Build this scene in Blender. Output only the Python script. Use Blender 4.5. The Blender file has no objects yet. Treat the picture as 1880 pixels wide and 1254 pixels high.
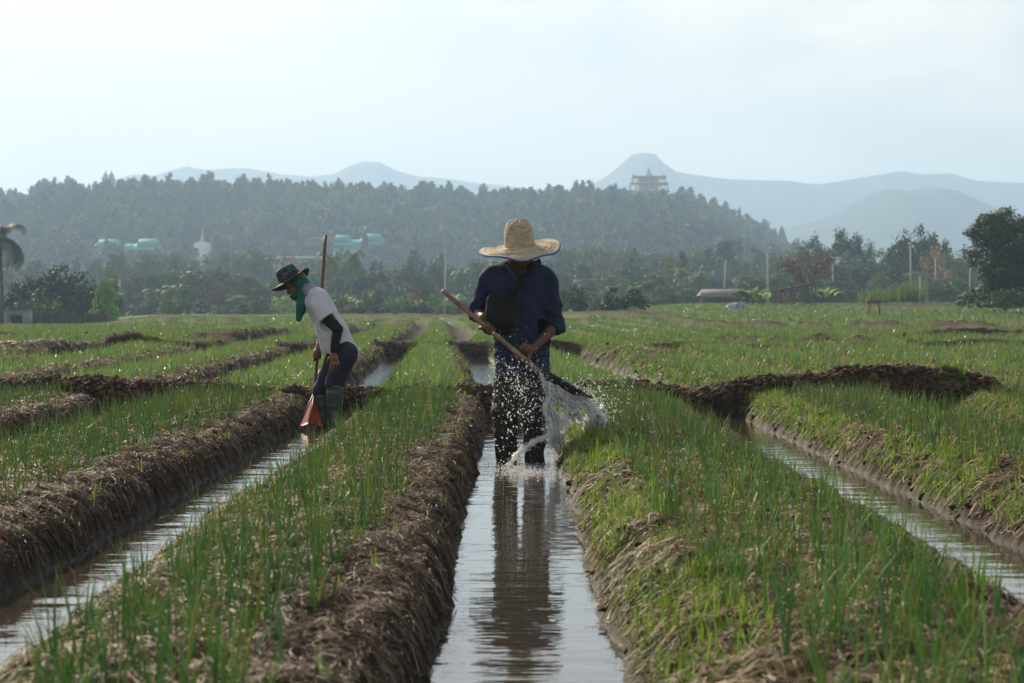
import bpy, math, random
import numpy as np
from mathutils import Vector, Matrix

# ------------------------------------------------------------------ camera, world, sun
S = bpy.context.scene
COL = S.collection
R = math.radians
FPX = 3656.0; HZ = 565.0; CAMZ = 1.0        # focal length in photo pixels, horizon row, eye height over water

cam_d = bpy.data.cameras.new("camera"); cam = bpy.data.objects.new("camera", cam_d); COL.objects.link(cam)
cam.location = (0, 0, CAMZ)
cam.rotation_euler = (R(90 - 0.97), 0, 0)
cam_d.lens = 70; cam_d.sensor_width = 36
cam_d.clip_start = 0.1; cam_d.clip_end = 20000
cam_d.dof.use_dof = True; cam_d.dof.focus_distance = 12.7; cam_d.dof.aperture_fstop = 6.3
S.camera = cam

SUN_AZ, SUN_EL = R(-31), R(31)              # azimuth from +Y towards +X, elevation
sunv = Vector((math.sin(SUN_AZ)*math.cos(SUN_EL), math.cos(SUN_AZ)*math.cos(SUN_EL), math.sin(SUN_EL)))
sl = bpy.data.lights.new("sun", 'SUN'); so = bpy.data.objects.new("sun", sl); COL.objects.link(so)
sl.energy = 5.0; sl.angle = R(0.5); sl.color = (1.0, 0.87, 0.67)
so.rotation_euler = sunv.to_track_quat('Z', 'Y').to_euler(); so.location = (-40, 40, 60)

W = bpy.data.worlds.new("World"); S.world = W; W.use_nodes = True
nt = W.node_tree; N = nt.nodes; L = nt.links; N.clear()
wo = N.new('ShaderNodeOutputWorld'); bg = N.new('ShaderNodeBackground'); bg.inputs[1].default_value = 0.08
sky = N.new('ShaderNodeTexSky'); sky.sky_type = 'NISHITA'; sky.sun_disc = False
sky.sun_elevation = SUN_EL; sky.sun_rotation = SUN_AZ
sky.air_density = 1.0; sky.dust_density = 1.5; sky.ozone_density = 1.0
tc = N.new('ShaderNodeTexCoord'); mp = N.new('ShaderNodeMapping'); mp.inputs['Scale'].default_value = (1.0, 1.0, 2.6)
mp.inputs['Location'].default_value = (3.1, 1.7, 0.4)
n1 = N.new('ShaderNodeTexNoise'); n1.inputs['Scale'].default_value = 6.0; n1.inputs['Detail'].default_value = 10; n1.inputs['Roughness'].default_value = 0.55
n1.inputs['Distortion'].default_value = 0.25
cr = N.new('ShaderNodeValToRGB'); cr.color_ramp.elements[0].position = 0.38; cr.color_ramp.elements[1].position = 0.60; cr.color_ramp.elements[0].color = (.34, .34, .34, 1)
mx = N.new('ShaderNodeMix'); mx.data_type = 'RGBA'
L.new(tc.outputs['Generated'], mp.inputs[0]); L.new(mp.outputs[0], n1.inputs['Vector']); L.new(n1.outputs[0], cr.inputs[0])
mm = N.new('ShaderNodeMath'); mm.operation = 'MULTIPLY'; sz = N.new('ShaderNodeSeparateXYZ'); L.new(tc.outputs['Generated'], sz.inputs[0])
mz = N.new('ShaderNodeMapRange'); mz.inputs['From Min'].default_value = .12; mz.inputs['From Max'].default_value = .55; mz.inputs['To Min'].default_value = .95; mz.inputs['To Max'].default_value = .25
L.new(sz.outputs[2], mz.inputs[0]); L.new(mz.outputs[0], mm.inputs[1])
L.new(cr.outputs[0], mm.inputs[0]); L.new(mm.outputs[0], mx.inputs['Factor'])
L.new(sky.outputs[0], mx.inputs['A']); mx.inputs['B'].default_value = (11.6, 10.5, 9.0, 1)
L.new(mx.outputs['Result'], bg.inputs[0]); L.new(bg.outputs[0], wo.inputs[0])

S.view_settings.view_transform = 'Standard'; S.view_settings.look = 'None'
S.view_settings.gamma = 1; S.view_settings.exposure = 0.5; S.view_settings.use_curve_mapping = False
S.cycles.use_denoising = True
S.cycles.max_bounces = 8; S.cycles.diffuse_bounces = 3; S.cycles.glossy_bounces = 3
S.cycles.transmission_bounces = 4; S.cycles.transparent_max_bounces = 12; S.cycles.volume_bounces = 1
S.cycles.caustics_reflective = False; S.cycles.caustics_refractive = False
S.cycles.sample_clamp_indirect = 6

# ------------------------------------------------------------------ helpers
rng = np.random.default_rng(7); random.seed(7)

def _hash(ix, iy, iz, seed):
    h = (ix.astype(np.int64)*374761393 + iy.astype(np.int64)*668265263 + iz.astype(np.int64)*2147483647 + seed*1274126177) & 0xffffffff
    h = ((h ^ (h >> 13))*1274126177) & 0xffffffff
    return ((h ^ (h >> 16)) & 0xffffff)/float(0xffffff)
def vn2(x, y, seed=0):
    x = np.asarray(x, float); y = np.asarray(y, float)
    ix = np.floor(x); iy = np.floor(y); fx = x-ix; fy = y-iy; fx = fx*fx*(3-2*fx); fy = fy*fy*(3-2*fy)
    z = np.zeros_like(ix)
    a = _hash(ix, iy, z, seed); b = _hash(ix+1, iy, z, seed); c = _hash(ix, iy+1, z, seed); d = _hash(ix+1, iy+1, z, seed)
    return (a*(1-fx)+b*fx)*(1-fy)+(c*(1-fx)+d*fx)*fy*1.0 - 0.5
def fbm2(x, y, seed=0, o=4):
    r = 0; a = 1
    for i in range(o):
        r = r + a*vn2(x*2**i+i*17.3, y*2**i+i*9.1, seed+i); a *= .5
    return r
def vn3(x, y, z, seed=0):
    ix, iy, iz = np.floor(x), np.floor(y), np.floor(z)
    fx, fy, fz = x-ix, y-iy, z-iz
    fx = fx*fx*(3-2*fx); fy = fy*fy*(3-2*fy); fz = fz*fz*(3-2*fz)
    def pl(k):
        a = _hash(ix, iy, iz+k, seed); b = _hash(ix+1, iy, iz+k, seed); c = _hash(ix, iy+1, iz+k, seed); d = _hash(ix+1, iy+1, iz+k, seed)
        return (a*(1-fx)+b*fx)*(1-fy)+(c*(1-fx)+d*fx)*fy
    return pl(0)*(1-fz)+pl(1)*fz-.5
def ss(a, b, x):
    t = np.clip((x-a)/(b-a), 0, 1); return t*t*(3-2*t)

def mesh_np(name, V, quads=None, tris=None, col=None, smooth=True):
    me = bpy.data.meshes.new(name)
    V = np.asarray(V, np.float32); me.vertices.add(len(V)); me.vertices.foreach_set('co', V.ravel())
    parts = []; st = []; n = 0
    for f, k in ((quads, 4), (tris, 3)):
        if f is not None and len(f):
            f = np.asarray(f, np.int32); parts.append(f.ravel()); st.append(n+np.arange(len(f))*k); n += f.size
    loops = np.concatenate(parts); starts = np.concatenate(st)
    me.loops.add(len(loops)); me.loops.foreach_set('vertex_index', loops.astype(np.int32))
    me.polygons.add(len(starts)); me.polygons.foreach_set('loop_start', starts.astype(np.int32))
    if smooth: me.polygons.foreach_set('use_smooth', np.ones(len(starts), bool))
    me.update(calc_edges=True)
    if col is not None:
        c = np.ones((len(V), 4), np.float32); c[:, :col.shape[1]] = col
        a = me.color_attributes.new('Col', 'FLOAT_COLOR', 'POINT'); a.data.foreach_set('color', c.ravel())
    me.validate()
    return me
def obj(name, me, mat=None, parent=None, loc=None):
    o = bpy.data.objects.new(name, me); COL.objects.link(o)
    if mat is not None and me is not None and not me.materials: me.materials.append(mat)
    if parent is not None: o.parent = parent
    if loc is not None: o.location = loc
    return o
def tag(o, label=None, cat=None, group=None, kind=None):
    if label: o['label'] = label
    if cat: o['category'] = cat
    if group: o['group'] = group
    if kind: o['kind'] = kind
    return o

class MB:
    """collects boxes, tubes and lathes into one mesh"""
    def __init__(s): s.v = []; s.q = []; s.t = []; s.n = 0
    def add(s, V, q=None, t=None):
        V = np.asarray(V, float)
        if q is not None and len(q): s.q.append(np.asarray(q)+s.n)
        if t is not None and len(t): s.t.append(np.asarray(t)+s.n)
        s.v.append(V); s.n += len(V); return s
    def box(s, c, d, rz=0, M=None):
        c = np.array(c, float); d = np.array(d, float)/2
        P = np.array([[x, y, z] for x in (-1, 1) for y in (-1, 1) for z in (-1, 1)])*d
        if rz: P = P @ np.array([[math.cos(rz), math.sin(rz), 0], [-math.sin(rz), math.cos(rz), 0], [0, 0, 1]])
        if M is not None: P = P @ np.array(M).T
        return s.add(P+c, [[0, 1, 3, 2], [4, 6, 7, 5], [0, 4, 5, 1], [2, 3, 7, 6], [0, 2, 6, 4], [1, 5, 7, 3]])
    def tube(s, pts, rad, k=8, cap=True, flat=1.0):
        pts = np.asarray(pts, float); n = len(pts); rad = np.broadcast_to(np.asarray(rad, float), (n,))
        T = np.gradient(pts, axis=0); T /= np.linalg.norm(T, axis=1)[:, None]+1e-9
        up = np.array([0, 0, 1.]) if abs(T[0, 2]) < .9 else np.array([0, 1., 0])
        V = []
        for i in range(n):
            a = np.cross(T[i], up); a /= np.linalg.norm(a)+1e-9; b = np.cross(a, T[i]); up = b
            for j in range(k):
                th = 2*math.pi*j/k; V.append(pts[i]+rad[i]*(a*math.cos(th)+flat*b*math.sin(th)))
        q = [[i*k+j, i*k+(j+1) % k, (i+1)*k+(j+1) % k, (i+1)*k+j] for i in range(n-1) for j in range(k)]
        t = []
        if cap:
            V += [pts[0], pts[-1]]; a, b = n*k, n*k+1
            t = [[a, (j+1) % k, j] for j in range(k)]+[[b, (n-1)*k+j, (n-1)*k+(j+1) % k] for j in range(k)]
        return s.add(V, q, t)
    def lathe(s, prof, k=48, c=(0, 0, 0), wob=None):
        prof = np.asarray(prof, float); n = len(prof); V = []
        for i, (r, z) in enumerate(prof):
            for j in range(k):
                th = 2*math.pi*j/k; w = wob(th, r) if wob else 0
                V.append([c[0]+r*math.cos(th), c[1]+r*math.sin(th), c[2]+z+w])
        q = [[i*k+j, i*k+(j+1) % k, (i+1)*k+(j+1) % k, (i+1)*k+j] for i in range(n-1) for j in range(k)]
        return s.add(V, q)
    def prism(s, poly, z0, z1, c=(0, 0, 0)):
        n = len(poly); V = [[c[0]+x, c[1]+y, c[2]+z] for z in (z0, z1) for x, y in poly]
        q = [[i, (i+1) % n, n+(i+1) % n, n+i] for i in range(n)]; t = []
        for i in range(1, n-1): t += [[0, i+1, i], [n, n+i, n+i+1]]
        return s.add(V, q, t)
    def mesh(s, name, smooth=False, M=None, col=None):
        V = np.concatenate(s.v)
        if M is not None: V = V @ np.array(M.to_3x3()).T + np.array(M.translation)
        return mesh_np(name, V, np.concatenate(s.q) if s.q else None, np.concatenate(s.t) if s.t else None, smooth=smooth, col=col)

# ---- signed distance bodies (one continuous surface per body or garment)
def sd_cone(P, a, b, r1, r2):
    a = np.array(a, float); b = np.array(b, float); ba = b-a; l2 = ba@ba+1e-12
    t = np.clip(((P-a)@ba)/l2, 0, 1)
    return np.linalg.norm(P-a-t[..., None]*ba, axis=-1)-(r1+(r2-r1)*t)
def sd_ell(P, c, r, M=None):
    r = np.array(r, float); q = P-np.array(c, float)
    if M is not None: q = q @ np.array(M)
    k0 = np.linalg.norm(q/r, axis=-1); k1 = np.linalg.norm(q/(r*r), axis=-1)+1e-9
    return k0*(k0-1)/k1
def sd_box(P, c, h, rr, M=None):
    q = P-np.array(c, float)
    if M is not None: q = q @ np.array(M)
    q = np.abs(q)-np.array(h)+rr
    return np.linalg.norm(np.maximum(q, 0), axis=-1)+np.minimum(q.max(-1), 0)-rr
def sdf_mesh(name, prims, h=0.006, post=None, pad=.03):
    """prims: (kind, args, k) ; k blend radius"""
    lo = np.array([1e9]*3); hi = -lo; bbs = []
    for kd, a, k in prims:
        if kd == 'cone': p0 = np.minimum(np.array(a[0])-a[2], np.array(a[1])-a[3]); p1 = np.maximum(np.array(a[0])+a[2], np.array(a[1])+a[3])
        else:
            m = max(a[1]) if len(a) > 2 and a[-1] is not None and not np.isscalar(a[-1]) else None
            e = np.array(a[1]) if m is None else np.array([np.linalg.norm(a[1])]*3)
            p0 = np.array(a[0])-e; p1 = np.array(a[0])+e
        bbs.append((p0, p1)); lo = np.minimum(lo, p0); hi = np.maximum(hi, p1)
    lo -= pad; hi += pad; n = np.ceil((hi-lo)/h).astype(int)+1
    F = np.full(n, 1.0)
    ax = [lo[i]+h*np.arange(n[i]) for i in range(3)]
    for (kd, a, k), (p0, p1) in zip(prims, bbs):
        m = max(k*1.5, .02)+2*h
        i0 = np.maximum(((p0-m-lo)/h).astype(int), 0); i1 = np.minimum(((p1+m-lo)/h).astype(int)+2, n)
        G = np.stack(np.meshgrid(*[ax[i][i0[i]:i1[i]] for i in range(3)], indexing='ij'), -1)
        d = sd_cone(G, *a) if kd == 'cone' else sd_ell(G, *a) if kd == 'ell' else sd_box(G, *a)
        sl_ = tuple(slice(i0[i], i1[i]) for i in range(3)); f = F[sl_]
        if k > 0:
            hh = np.clip(.5+.5*(f-d)/k, 0, 1); r = f*(1-hh)+d*hh-k*hh*(1-hh)
        else: r = np.minimum(f, d)
        F[sl_] = r
    if post is not None:
        G = np.stack(np.meshgrid(*ax, indexing='ij'), -1); near = np.abs(F) < .12
        F[near] = post(G[near], F[near]); 
    F[[0, -1]] = 1; F[:, [0, -1]] = 1; F[:, :, [0, -1]] = 1
    V, Q = surfnets(F); return mesh_np(name, lo+h*V, Q)
def surfnets(F):
    ins = F < 0; n = F.shape
    c = np.zeros((n[0]-1, n[1]-1, n[2]-1), np.int8)
    for i in (0, 1):
        for j in (0, 1):
            for k in (0, 1): c += ins[i:n[0]-1+i, j:n[1]-1+j, k:n[2]-1+k]
    act = (c > 0) & (c < 8); idx = -np.ones(act.shape, np.int64); cells = np.argwhere(act); idx[act] = np.arange(len(cells))
    acc = np.zeros((len(cells), 3)); cnt = np.zeros(len(cells))
    corners = [(i, j, k) for i in (0, 1) for j in (0, 1) for k in (0, 1)]
    for a in corners:
        for d in range(3):
            if a[d]: continue
            b = list(a); b[d] = 1; a_ = np.array(a); b_ = np.array(b)
            fa = F[tuple((cells+a_).T)]; fb = F[tuple((cells+b_).T)]; m = (fa < 0) != (fb < 0)
            t = np.where(m, fa/(fa-fb+1e-20), 0)
            acc += m[:, None]*(a_+t[:, None]*(b_-a_)); cnt += m
    V = cells+acc/np.maximum(cnt, 1)[:, None]; Q = []
    for d in range(3):
        u, v = [(1, 2), (2, 0), (0, 1)][d]
        s0 = [slice(1, n[i]-1) for i in range(3)]; s1 = list(s0); s0[d] = slice(0, n[d]-1); s1[d] = slice(1, n[d])
        A = ins[tuple(s0)]; B = ins[tuple(s1)]; e = np.argwhere(A != B)
        if not len(e): continue
        sgn = A[tuple(e.T)]; off = np.ones(3, int); off[d] = 0; e = e+off
        def at(du, dv):
            q = e.copy(); q[:, u] += du; q[:, v] += dv; return idx[tuple(q.T)]
        q = np.stack([at(-1, -1), at(0, -1), at(0, 0), at(-1, 0)], 1)
        q[~sgn] = q[~sgn][:, ::-1]; Q.append(q)
    Q = np.concatenate(Q); Q = Q[(Q >= 0).all(1)]
    # one relax pass
    for _ in range(2):
        s = np.zeros_like(V); k = np.zeros(len(V))
        for i in range(4):
            np.add.at(s, Q[:, i], V[Q[:, (i+1) % 4]]+V[Q[:, i-1]]); np.add.at(k, Q[:, i], 2)
        V = V*.5+.5*s/np.maximum(k, 1)[:, None]
    return V, Q

# ---- materials
def mat(name, base=(.5, .5, .5), rough=.7, vary=.0, scale=8, col2=None, bump=0, bscale=40, attr=False, transl=0, spec=.4, metal=0, objrand=0, stretch=None, detail=5):
    m = bpy.data.materials.new(name); m.use_nodes = True; t = m.node_tree; n = t.nodes; l = t.links
    b = n['Principled BSDF']; b.inputs['Roughness'].default_value = rough; b.inputs['Specular IOR Level'].default_value = spec
    b.inputs['Metallic'].default_value = metal
    tcn = n.new('ShaderNodeTexCoord'); vec = tcn.outputs['Object']
    if stretch:
        mpn = n.new('ShaderNodeMapping'); mpn.inputs['Scale'].default_value = stretch; l.new(vec, mpn.inputs[0]); vec = mpn.outputs[0]
    if attr:
        a = n.new('ShaderNodeVertexColor'); a.layer_name = 'Col'; c = a.outputs[0]
    else:
        rgb = n.new('ShaderNodeRGB'); rgb.outputs[0].default_value = (*base, 1); c = rgb.outputs[0]
    if vary > 0 or col2:
        no = n.new('ShaderNodeTexNoise'); no.inputs['Scale'].default_value = scale; no.inputs['Detail'].default_value = detail; l.new(vec, no.inputs['Vector'])
        rp = n.new('ShaderNodeValToRGB'); rp.color_ramp.elements[0].position = .35; rp.color_ramp.elements[1].position = .65
        l.new(no.outputs[0], rp.inputs[0])
        mi = n.new('ShaderNodeMix'); mi.data_type = 'RGBA'; l.new(rp.outputs[0], mi.inputs['Factor']); l.new(c, mi.inputs['A'])
        if col2: mi.inputs['B'].default_value = (*col2, 1)
        else:
            hs0 = n.new('ShaderNodeHueSaturation'); hs0.inputs['Value'].default_value = 1-vary; l.new(c, hs0.inputs['Color']); l.new(hs0.outputs[0], mi.inputs['B'])
        c = mi.outputs['Result']
    if objrand:
        oi = n.new('ShaderNodeObjectInfo'); hs = n.new('ShaderNodeHueSaturation'); l.new(c, hs.inputs['Color'])
        m1 = n.new('ShaderNodeMapRange'); m1.inputs['To Min'].default_value = 1-objrand; m1.inputs['To Max'].default_value = 1+objrand
        l.new(oi.outputs['Random'], m1.inputs[0]); l.new(m1.outputs[0], hs.inputs['Value'])
        m2 = n.new('ShaderNodeMapRange'); m2.inputs['To Min'].default_value = .47; m2.inputs['To Max'].default_value = .52
        ml = n.new('ShaderNodeMath'); ml.operation = 'FRACT'; mk = n.new('ShaderNodeMath'); mk.operation = 'MULTIPLY'; mk.inputs[1].default_value = 7.13
        l.new(oi.outputs['Random'], mk.inputs[0]); l.new(mk.outputs[0], ml.inputs[0]); l.new(ml.outputs[0], m2.inputs[0]); l.new(m2.outputs[0], hs.inputs['Hue'])
        c = hs.outputs[0]
    l.new(c, b.inputs['Base Color'])
    if bump:
        nb = n.new('ShaderNodeTexNoise'); nb.inputs['Scale'].default_value = bscale; nb.inputs['Detail'].default_value = 6; l.new(vec, nb.inputs['Vector'])
        bp = n.new('ShaderNodeBump'); bp.inputs['Strength'].default_value = 1; bp.inputs['Distance'].default_value = bump
        l.new(nb.outputs[0], bp.inputs['Height']); l.new(bp.outputs[0], b.inputs['Normal'])
    if transl:
        tr = n.new('ShaderNodeBsdfTranslucent'); ms = n.new('ShaderNodeMixShader'); ms.inputs[0].default_value = transl
        l.new(c, tr.inputs[0]); out = n['Material Output']; l.new(b.outputs[0], ms.inputs[1]); l.new(tr.outputs[0], ms.inputs[2]); l.new(ms.outputs[0], out.inputs[0])
    return m

# ------------------------------------------------------------------ terrain
DITCH = np.array([[-9.0, -8.5], [-7.2, -6.7], [-5.4, -4.9], [-3.6, -3.1], [-1.76, -1.31], [-.23, .30], [1.50, 2.09], [3.4, 3.9], [5.2, 5.7], [7.0, 7.5], [8.8, 9.3]])
for k in range(1, 30):
    DITCH = np.vstack([DITCH, [[9.3+1.8*k-.5, 9.3+1.8*k], [-9.0-1.8*k, -8.5-1.8*k]]])
DITCH = DITCH[np.argsort(DITCH[:, 0])]
DAMS = [18.1, 40.0, 56.0]
def base_z(X, Y):
    a = X/np.maximum(Y, 1)
    return 1.25*ss(.0, .10, a)*ss(60, 210, Y) - .62*ss(.17, .22, -a)*ss(60, 160, Y) + .05*ss(60, 120, Y)
def ray_ground(u, v, lift=.2):
    Y = np.geomspace(4, 700, 6000); X = (u-940)/FPX*Y; z = CAMZ-(v-HZ)/FPX*Y
    hit = np.argmax(z < base_z(X, Y)+lift); 
    if hit == 0: hit = np.argmin(z-base_z(X, Y))
    return X[hit], Y[hit]
RIDGE_PX = [([(1225, 594), (1300, 598), (1400, 602), (1500, 601), (1600, 603), (1720, 606)], .32), ([(1745, 604), (1820, 608), (1900, 610)], .4),
            ([(-40, 655), (90, 648), (180, 645), (300, 630), (420, 626), (540, 612), (640, 606)], .25), ([(230, 594), (330, 592), (440, 593)], .3),
            ([(1030, 640), (1100, 648), (1200, 660)], .15), ([(620, 585), (850, 586), (940, 584)], .45), ([(1030, 581), (1180, 582)], .4),
            ([(1590, 566), (1700, 565), (1900, 563)], .5), ([(1000, 594), (1060, 594)], .3), ([(640, 596), (880, 598)], .22),
            ([(1250, 628), (1330, 626), (1400, 628)], .12), ([(1590, 632), (1640, 632)], .25), ([(1450, 630), (1490, 630)], .25)]
RIDGES = [([ray_ground(u, v) for u, v in p], h) for p, h in RIDGE_PX]
def terrain(X, Y, fine=True):
    """height, and zone masks: wet, green, straw, crop"""
    bz = base_z(X, Y)
    off = -.036*np.maximum(Y-18.3, 0)
    s = X-off
    wob = .05*fbm2(X*.3+5, Y*.9, 11, 3)
    amp = 1.0
    if fine:
        wob = wob + .08*fbm2(X*3, Y*3, 12, 3)+.03*fbm2(X*11, Y*9, 13, 2)
    far = ss(70, 130, Y)
    d = np.full(X.shape, 99.); side = np.zeros(X.shape); di = np.zeros(X.shape, int)
    for i, (a, b) in enumerate(DITCH):
        dd = np.maximum(a-s, s-b); m = dd < d
        side = np.where(m, np.where(s > (a+b)/2, 1, -1), side); di = np.where(m, i, di); d = np.minimum(d, dd)
    d = d+wob*(.6+.4*ss(0, .3, d))
    z = np.interp(d, [-.2, -.06, 0, .05, .12, .22, .34, .7], [-.13, -.08, .0, .075, .145, .19, .205, .22])
    # the banks left of each channel are steeper and rougher
    z = np.where(side < 0, np.interp(d, [-.2, -.06, 0, .03, .08, .15, .3, .7], [-.13, -.08, .0, .085, .155, .19, .21, .22]), z)
    bank = ss(-.02, .1, d)*(1-ss(.25, .42, d))
    lump = fbm2(X*4, Y*4, 3, 3)
    z = z+ss(-.02, .12, d)*(.035*lump+.03*bank*fbm2(X*9, Y*9, 4, 2))
    dam = np.zeros(X.shape)
    for j, yd in enumerate(DAMS):
        yy = yd+.9*vn2(X*.35, X*0+j*3.7, 40+j)+.25*vn2(X*1.3, X*0+j, 50+j)
        hgt = .20+.16*(vn2(X*.55+j*5, X*0+j*9.2, 60+j)+.5)
        if j == 0:
            hgt = hgt+.10*np.exp(-((X-3.5)/.8)**2)-.02*np.exp(-((X+3.4)/.5)**2)-.10*np.exp(-((X-1.7)/.3)**2)-.03*np.exp(-((X+.9)/.5)**2)-.30*ss(4.25, 4.8, X)
        t = np.abs(Y-yy)/(.36*(1 if j == 0 else 1+.25*j)); t = t+.25*(fbm2(X*3.3, Y*3.3, 70+j, 3) if fine else 0)
        prof = hgt*(1-ss(.25, 1.15, t))+((.05*fbm2(X*7, Y*7, 79+j, 3)+.05*np.abs(fbm2(X*15, Y*15, 83+j, 2)))*(1-ss(.8, 1.1, t)) if fine else 0)
        if j >= 2: prof = prof*ss(-.12, .05, vn2(X*.13, X*0+j*31.0, 5))*1.3
        z = np.where(prof > .02, np.maximum(z, prof), z); dam = np.maximum(dam, (prof > .12)*(1-ss(.5, 1.1, t)))
    rid = np.zeros(X.shape); rh = np.zeros(X.shape)
    for pts, hh in RIDGES:
        for (xa, ya), (xb, yb) in zip(pts[:-1], pts[1:]):
            L2 = (xb-xa)**2+(yb-ya)**2; t = np.clip(((X-xa)*(xb-xa)+(Y-ya)*(yb-ya))/L2, 0, 1)
            sc = max(1, ya/45)
            dist = np.hypot(X-xa-t*(xb-xa), (Y-ya-t*(yb-ya))/1.8)/sc+.15*fbm2(X*1.9/sc, Y*1.9/sc, 90, 3)
            r = 1-ss(.15, .75, dist); rid = np.maximum(rid, r)
            rh = np.maximum(rh, r*hh*(1.0+.25*vn2(X*.35, Y*.35, 91)+.45*fbm2(X*2.2, Y*2.2, 92, 3)))
    z = z+rh*.8
    zb = z.copy()
    z = z*(1-far)+(.18+rh*.8)*far + bz
    if fine:
        nf = ss(-.05, .08, d)
        z = z+nf*(.030*fbm2(X*11, Y*11, 21, 3)+.020*np.abs(fbm2(X*30, Y*30, 25, 2)))*(1-.7*far)
    wet = (1-ss(.004, .035, zb))*(1-ss(42, 58, Y))
    straw = ss(.1, .3, d)*(1-dam)*(1-rid)
    rightbank = (side > 0)*ss(-.02, .03, d)*(1-ss(.2, .34, d))
    crop = (d > .24)*(dam < .3)*(rid < .25)
    return z, d, side, di, wet, straw, rightbank, dam, rid, crop, far

def grid_rows(k, y0, y1):
    n = int(math.log(y1/y0)/k); return y0*np.exp(k*np.arange(n+1))
rows = np.concatenate([grid_rows(.0030, 3.4, 60), grid_rows(.012, 60, 480)[1:]])
cols = np.linspace(-.46, .46, 330)
YY, AA = np.meshgrid(rows, cols, indexing='ij'); XX = AA*YY+np.sign(AA)*np.minimum(np.abs(AA)*4, 1.2)*1.0
XX = AA*(YY+1.5)
z, d, side, di, wet, straw, rb, dam, rid, crop, far = terrain(XX.ravel(), YY.ravel())
nr, nc = YY.shape
V = np.stack([XX.ravel(), YY.ravel(), z], 1)
I = np.arange(nr*nc).reshape(nr, nc)
Q = np.stack([I[:-1, :-1].ravel(), I[:-1, 1:].ravel(), I[1:, 1:].ravel(), I[1:, :-1].ravel()], 1)
green = np.clip(rb*.8*ss(-.15, .2, fbm2(XX.ravel()*2, YY.ravel()*1.3, 31, 3)+.15), 0, 1)
green = np.maximum(green, ss(28, 90, YY.ravel())*crop*.85)
green = np.maximum(green, far*(1-rid)*.9)
zone = np.stack([wet, green, np.clip(straw, 0, 1), np.ones_like(wet)], 1)
M_ground = bpy.data.materials.new("mud_and_straw"); M_ground.use_nodes = True
t = M_ground.node_tree; n = t.nodes; l = t.links; b = n['Principled BSDF']
va = n.new('ShaderNodeVertexColor'); va.layer_name = 'Col'; sp = n.new('ShaderNodeSeparateColor'); l.new(va.outputs[0], sp.inputs[0])
tcn = n.new('ShaderNodeTexCoord')
def nz(scale, detail=6, rough=.6, st=None):
    x = n.new('ShaderNodeTexNoise'); x.inputs['Scale'].default_value = scale; x.inputs['Detail'].default_value = detail; x.inputs['Roughness'].default_value = rough
    if st:
        q = n.new('ShaderNodeMapping'); q.inputs['Scale'].default_value = st; l.new(tcn.outputs['Object'], q.inputs[0]); l.new(q.outputs[0], x.inputs[0])
    else: l.new(tcn.outputs['Object'], x.inputs[0])
    return x
def ramp(x, stops):
    q = n.new('ShaderNodeValToRGB'); e = q.color_ramp.elements; e[0].position = stops[0][0]; e[0].color = (*stops[0][1], 1)
    e[1].position = stops[-1][0]; e[1].color = (*stops[-1][1], 1)
    for p, c in stops[1:-1]: w = e.new(p); w.color = (*c, 1)
    l.new(x.outputs[0], q.inputs[0]); return q
def mixc(f, a, bb):
    q = n.new('ShaderNodeMix'); q.data_type = 'RGBA'
    l.new(f, q.inputs['Factor']); l.new(a, q.inputs['A']); l.new(bb, q.inputs['B']); return q.outputs['Result']
soil = ramp(nz(9), [(.3, (.020, .015, .011)), (.5, (.046, .032, .022)), (.72, (.095, .066, .045))])
strw = ramp(nz(16, 7, .7, (1, .45, 1)), [(.36, (.03, .02, .013)), (.5, (.12, .078, .045)), (.64, (.22, .15, .09))])
grn = ramp(nz(2.2, 7, .7), [(.3, (.07, .10, .025)), (.55, (.10, .15, .035)), (.75, (.15, .15, .05))])
wetc = ramp(nz(20), [(.3, (.03, .022, .016)), (.7, (.07, .052, .038))])
c = mixc(sp.outputs[2], soil.outputs[0], strw.outputs[0]); c = mixc(sp.outputs[1], c, grn.outputs[0]); c = mixc(sp.outputs[0], c, wetc.outputs[0])
l.new(c, b.inputs['Base Color'])
mr = n.new('ShaderNodeMapRange'); mr.inputs['To Min'].default_value = .85; mr.inputs['To Max'].default_value = .55; l.new(sp.outputs[0], mr.inputs[0]); l.new(mr.outputs[0], b.inputs['Roughness'])
mr2 = n.new('ShaderNodeMapRange'); mr2.inputs['To Min'].default_value = .06; mr2.inputs['To Max'].default_value = .25; l.new(sp.outputs[0], mr2.inputs[0]); l.new(mr2.outputs[0], b.inputs['Specular IOR Level'])
bp = n.new('ShaderNodeBump'); bp.inputs['Distance'].default_value = .02; nb_ = nz(55, 8, .7); l.new(nb_.outputs[0], bp.inputs['Height']); l.new(bp.outputs[0], b.inputs['Normal'])
g = obj('ground', mesh_np('ground', V, Q, col=zone[:, :3]), M_ground); tag(g, kind='structure')
# wide earth sheet reaching the horizon all round, below the ditch bottoms
me = MB().box((0, 1500, -1.4), (9000, 9000, .2)).mesh('far_ground')
M_far = mat('far_field', (.07, .10, .035), .95, vary=.4, scale=.02)
tag(obj('terrain', me, M_far), kind='structure')

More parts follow.
